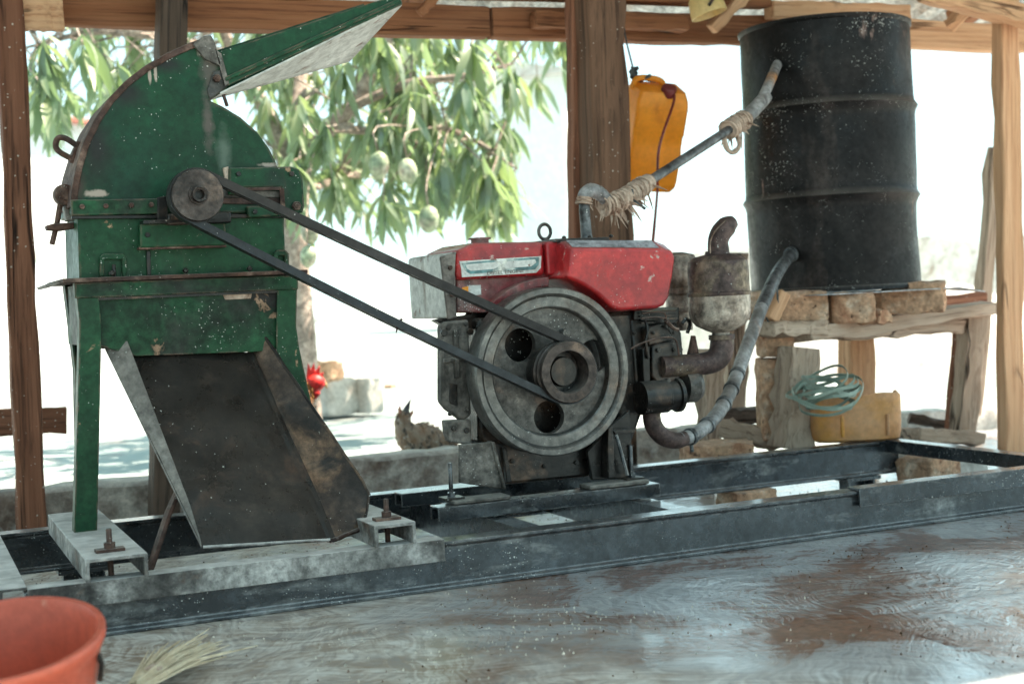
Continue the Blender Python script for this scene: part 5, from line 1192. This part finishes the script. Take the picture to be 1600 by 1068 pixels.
# limbs
trunk_top = PX(462, 300, 7.6)
limbs = []
def limb(pts, r):
    bm = nb(); tube(bm, pts, r, 9, smooth=5, rough=.05); limbs.extend(spline(pts, 8)); return obj('branch', bm, M['bark'], tr_)
tp = [TB, PX(472, 560, 7.6), PX(465, 450, 7.6), PX(460, 360, 7.6), trunk_top]
bm = nb(); tube(bm, tp, [.12, .085, .075, .07, .065], 12, smooth=6, rough=.04); obj('trunk', bm, M['bark'], tr_)
limb([trunk_top, PX(500, 220, 7.4), PX(560, 150, 7.3), PX(610, 40, 7.3), PX(640, -150, 7.3)], [.055, .045, .04, .035, .02])
limb([trunk_top, PX(420, 180, 7.8), PX(360, 80, 7.9), PX(300, -100, 8.0), PX(200, -300, 8.2)], [.05, .045, .04, .035, .02])
limb([PX(540, 170, 7.3), PX(640, 130, 7.2), PX(720, 120, 7.1), PX(800, 100, 7.1)], [.03, .024, .018, .008])
limb([PX(520, 200, 7.35), PX(600, 205, 7.2), PX(690, 200, 7.0), PX(760, 230, 7.0), PX(800, 260, 7.0)], [.026, .02, .016, .012, .006])
limb([PX(370, 90, 7.9), PX(260, 60, 7.6), PX(150, 50, 7.4), PX(60, 70, 7.3)], [.03, .024, .018, .008])
limb([PX(600, 60, 7.3), PX(720, -40, 7.6), PX(840, -80, 7.8)], [.025, .02, .01])
limb([trunk_top, PX(500, 290, 7.9), PX(560, 270, 8.2), PX(620, 250, 8.4)], [.03, .022, .016, .008])
limb([PX(462, 250, 7.6), PX(470, 120, 8.0), PX(480, -60, 8.4), PX(520, -300, 8.6)], [.045, .04, .03, .02])
# twigs to every whorl: one mesh (too fine to pick apart), then the leaves
tw = nb(); leaves = []
for W in whorls:
    near = min(limbs, key=lambda q: (q-W).length_squared)
    mid = near.lerp(W, .55)+Vector((rt.uniform(-.1, .1), rt.uniform(-.1, .1), rt.uniform(.0, .15)))
    tube(tw, [near, mid, W], [.008, .006, .004], 5, caps=False)
    n = rt.randint(9, 14); ph = rt.random()*6.28
    for i in range(n):
        az = ph+i*2.4+rt.uniform(-.3, .3); down = rt.uniform(.15, 1.35); s_ = rt.uniform(.75, 1.2)
        Mx = Matrix.Translation(W+Vector((0, 0, rt.uniform(-.05, .05)))) @ Matrix.Rotation(az, 4, 'Z') @ Matrix.Rotation(down, 4, 'Y') @ Matrix.Rotation(rt.uniform(-.6, .6), 4, 'X') @ Matrix.Scale(s_, 4)
        leaves.append((rt.randrange(6), Mx))
obj('twigs', tw, M['bark'], tr_, kind='stuff')
def shows(Mx):
    p = Mx.translation-CAM; d = p.dot(fwd); x = PW/2+FPX*p.dot(RT)/d; y = PH/2-FPX*p.dot(UP)/d
    return d if (35 < x < 890 and 40 < y < 360) else 99
leaves.sort(key=lambda q: shows(q[1]))
T0 = Matrix.Translation(-TB)
for k, Mx in leaves[:300]:
    o_ = bpy.data.objects.new('leaf', VAR[k][0]); COL.objects.link(o_); o_.parent = tr_; o_.matrix_basis = T0 @ Mx
vs_, fs = [], []
for k, Mx in leaves[300:]:
    b0 = len(vs_); X = T0 @ Mx
    vs_.extend([X @ p for p in VAR[k][1]]); fs.extend([tuple(i+b0 for i in f) for f in VAR[k][2]])
me = bpy.data.meshes.new('crown'); me.from_pydata(vs_, [], fs)
for p in me.polygons: p.use_smooth = True
me.materials.append(M['leaf']); o_ = bpy.data.objects.new('crown', me); COL.objects.link(o_); o_.parent = tr_; o_['kind'] = 'stuff'
for i, (px, py, Y, sz) in enumerate(((592, 258, 6.5, 16), (637, 267, 6.5, 15), (670, 342, 6.5, 16), (484, 362, 6.6, 14), (482, 400, 6.6, 13))):
    c_ = PX(px, py, Y); r = sz*ms(px, py, Y)
    bm = nb(); lathe(bm, [(.003, r*1.35), (r*.35, r*1.25), (r*.75, r*.95), (r*.97, r*.4), (r, -.1*r), (r*.9, -r*.65), (r*.62, -r*1.12), (r*.25, -r*1.36), (.002, -r*1.4)], c_, (rt.uniform(-.12, .12), rt.uniform(-.1, .1), 1), 20)
    m_ = obj('mango', bm, M['mango'], tr_, ang=80)
    near = min(limbs, key=lambda q: (q-c_).length_squared)
    bm = nb(); tube(bm, [c_+Vector((0, 0, r*1.3)), c_+Vector((0, 0, r*1.3+.12)), near], .004, 5, smooth=3); obj('stalk', bm, M['bark'], m_)
# ================================================================== birds
def feathers(bm, surf, n, L, w_, rnd, jitter=.22):
    for _ in range(n):
        p, nrm_, d = surf(rnd)
        d = (d+Vector((rnd.gauss(0, jitter), rnd.gauss(0, jitter), rnd.gauss(0, jitter)))).normalized()
        s_ = nrm_.cross(d).normalized(); l = L*rnd.uniform(.6, 1.2); w0 = w_*rnd.uniform(.7, 1.2); lift = nrm_*l*.22
        a = p-nrm_*.002
        q = [a-s_*w0*.4, a+s_*w0*.4, a+d*l*.55+s_*w0+lift*.6, a+d*l+lift, a+d*l*.55-s_*w0+lift*.6]
        bm.faces.new([bm.verts.new(v) for v in q])
def hen_material():
    s = NT('speckled_brown_feathers')
    c = s.mix(s.ramp(s.noise(26, 4), .35, .65), (.27, .17, .11), (.36, .29, .23))
    c = s.mix(s.ramp(s.noise(48, 4, (1, 1, .5)), .54, .62), c, (.10, .085, .075))
    c = s.mix(s.ramp(s.noise(33, 4, (1, .5, 1)), .60, .68), c, (.50, .45, .40))
    s.l(c, s.b.inputs['Base Color']); s.b.inputs['Roughness'].default_value = .85; s.b.inputs['Specular IOR Level'].default_value = .2
    return s.m
M['hen'] = hen_material()
M['comb'] = mat('red_comb', (.62, .012, .012), (.70, .03, .02), 20, .5, .1, 0, .2, 90)
M['beakdark'] = mat('dark_horn', (.04, .045, .05), (.09, .09, .09), 20, .4, .1, 0, .1, 60)
M['beakpale'] = mat('pale_horn', (.45, .33, .16), (.5, .38, .2), 20, .4, .1, 0, .1, 60)
M['pinkskin'] = mat('pink_skin', (.52, .24, .17), (.58, .30, .22), 20, .6, .1, 0, .1, 60)
M['shank'] = mat('yellow_shank', (.50, .36, .15), (.42, .30, .14), 30, .6, .1, 0, .2, 90)
M['roosterfeather'] = mat('rust_hackle', (.30, .10, .02), (.42, .18, .04), 30, .7, .1, 0, .2, 60, layers=[((.03, .04, .035), 9, .5, .6)])
def bird(name, label, path, radii, m, seed, nf, fl):
    """path runs tail > rump > back > breast > neck > head; one continuous body"""
    r = root(name, (path[2].x, path[2].y, ground_z(path[2].x, path[2].y)), label, 'chicken')
    sp = spline(path, 6); rr = []
    for i in range(len(path)-1):
        for k in range(6): rr.append(radii[i]+(radii[i+1]-radii[i])*k/6)
    rr.append(radii[-1])
    bm = nb(); tube(bm, path, radii, 18, smooth=6); body = obj('body', bm, m, r, ang=80)
    rnd = random.Random(seed)
    def surf(q):
        i = q.randrange(4, len(sp)-6); p = sp[i]; t = (sp[i-1]-sp[i+1]).normalized(); a, b = frame_axes(t); g = q.random()*6.283
        n_ = a*cos(g)+b*sin(g); return p+n_*rr[i], n_, t
    bm = nb(); feathers(bm, surf, nf, fl, fl*.3, rnd); obj('plumage', bm, m, r, kind='stuff')
    gz = ground_z(path[2].x, path[2].y); c_ = path[3]
    for sg in (-1, 1):
        p0 = c_+Vector((.01, sg*.03, -radii[3]*.8)); k_ = Vector((p0.x+.01, p0.y, (p0.z+gz)/2+.01)); f_ = Vector((p0.x-.005, p0.y, gz+.008))
        bm = nb(); tube(bm, [p0, k_, f_], [.012, .007, .006], 8)
        for ang_ in (-.5, 0, .5, pi):
            dx = -1 if path[-1].x < path[0].x else 1
            tube(bm, [f_, f_+Vector((dx*cos(ang_)*.035, sin(ang_)*.035, -.004))], [.005, .003], 6)
        obj('leg', bm, M['shank'], r)
    return r
HY = 5.05
hp_ = [PX(710, 702, HY+.02), PX(697, 695, HY+.02), PX(680, 690, HY), PX(661, 687, HY), PX(646, 685, HY-.005), PX(635, 674, HY-.01), PX(630, 661, HY-.015), PX(631, 651, HY-.015), PX(634, 645, HY-.015), PX(636, 641, HY-.015)]
s = ms(660, 690, HY)
hen = bird('hen', 'small speckled brown hen behind the kerb with its beak raised', hp_, [5*s, 12*s, 22*s, 27*s, 26*s, 19*s, 13*s, 10.5*s, 9*s, 5*s], M['hen'], 3, 520, .026)
bm = nb(); tube(bm, [PX(633, 647, HY-.02), PX(636, 637, HY-.022), PX(642, 623, HY-.025)], [6.5*s, 4.6*s, .4*s], 10, smooth=3); obj('beak', bm, M['beakdark'], hen)
bm = nb(); tube(bm, [PX(626, 645, HY-.02), PX(624, 639, HY-.02), PX(625, 634, HY-.02)], [3.5*s, 3*s, 1*s], 8); obj('wattle', bm, M['pinkskin'], hen)
bm = nb(); tube(bm, [PX(640, 650, HY-.02), PX(644, 644, HY-.02), PX(645, 640, HY-.02)], [3*s, 2.5*s, .6*s], 8); obj('comb', bm, M['pinkskin'], hen)
for sg in (-1, 1):
    bm = nb(); ico(bm, PX(631, 650, HY-.015)+Vector((.004*sg, -.02*sg, 0)), .0035, 1); obj('eye', bm, M['beakdark'], hen)
RY = 5.15
rp_ = [PX(400, 640, RY+.1), PX(415, 655, RY+.08), PX(437, 668, RY+.05), PX(457, 668, RY+.02), PX(471, 650, RY), PX(479, 628, RY), PX(483, 608, RY), PX(489, 597, RY), PX(497, 596, RY)]
s = ms(460, 640, RY)
ro_ = bird('rooster', 'rooster with bright red comb peeping out behind the mill leg', rp_, [8*s, 18*s, 28*s, 28*s, 22*s, 14*s, 9*s, 7*s, 4*s], M['roosterfeather'], 9, 260, .028)
bm = nb(); ico(bm, PX(493, 598, RY), 16*s, 2, (1.0, .8, .9)); obj('face', bm, M['comb'], ro_)
cbp = [(479, 596), (480, 580), (482, 567), (486, 578), (491, 567), (493, 580), (500, 571), (500, 584), (506, 581), (504, 592), (501, 597)]
bm = nb(); prism(bm, cbp, RY-.004, RY+.006); obj('comb', bm, M['comb'], ro_, bev=.002)
bm = nb(); tube(bm, [PX(502, 596, RY), PX(508, 600, RY), PX(511, 607, RY)], [5*s, 4*s, .6*s], 8, smooth=3); obj('beak', bm, M['beakpale'], ro_)
for dy in (-.008, .012):
    bm = nb(); tube(bm, [PX(492, 602, RY+dy), PX(493, 614, RY+dy), PX(491, 623, RY+dy)], [6*s, 8*s, 3*s], 10, smooth=3); obj('wattle', bm, M['comb'], ro_)
bm = nb(); ico(bm, PX(494, 596, RY-.019), .004, 1); obj('eye', bm, M['beakdark'], ro_)
for k in range(7):
    a = .5+k*.16; p0 = rp_[0]+Vector((.01, .0, 0)); bm = nb(); L = .10+.02*k
    q = [p0+Vector((-cos(a)*L*f-.03*f*f, .012*(k-3)*f, sin(a)*L*f-.04*f*f*f)) for f in (0, .4, .75, 1)]
    tube(bm, q, [.006, .010, .009, .002], 6, smooth=3); obj('tail_feather', bm, M['beakdark'], ro_)
# ================================================================== chaff and grit swept about on the floor
rg = random.Random(77); M['chaff'] = mat('chaff_and_grit', (.10, .05, .03), (.16, .09, .055), 40, .8, .1, 0, .1, 90, spec=.3)
M['flour'] = mat('spilt_meal', (.50, .44, .36), (.62, .56, .48), 40, .9, .1, 0, .1, 90, spec=.2)
for nm, m_, n, smin, smax, lab in (('floor_grit', 'chaff', 1500, .0007, .0026, 'brown grit and chaff scattered over the wet floor'), ('spilt_meal', 'flour', 900, .0006, .002, 'pale crumbs of meal spilt on floor near the mill')):
    vs_, fs = [], []
    k = 0
    while k < n:
        x = rg.uniform(.1, 3.3); y = rg.uniform(1.7, 4.4)
        if nm == 'spilt_meal': x = rg.gauss(.75, .45); y = rg.uniform(2.0, 3.6)
        if noise.noise(Vector((x*2.3, y*2.3, 9 if nm == 'floor_grit' else 4))) < rg.uniform(-.25, .45) or YF-.02 < y < YF+.07 or YR-.01 < y < YR+.07: continue
        s_ = rg.uniform(smin, smax); a_ = rg.random()*6.28; z = floor_z(y)+.0022; b0 = len(vs_); el = rg.uniform(1, 2.6)
        for q in ((el, 0), (-.5*el, .8), (-.6*el, -.7)):
            vs_.append((x+s_*(q[0]*cos(a_)-q[1]*sin(a_)), y+s_*(q[0]*sin(a_)+q[1]*cos(a_)), z-.003))
        vs_.append((x, y, z+s_*rg.uniform(.4, .9)))
        fs += [(b0, b0+1, b0+3), (b0+1, b0+2, b0+3), (b0+2, b0, b0+3)]; k += 1
    me = bpy.data.meshes.new(nm); me.from_pydata(vs_, [], fs); me.materials.append(M[m_])
    o_ = bpy.data.objects.new(nm, me); COL.objects.link(o_); tag(o_, lab, 'debris', kind='stuff')
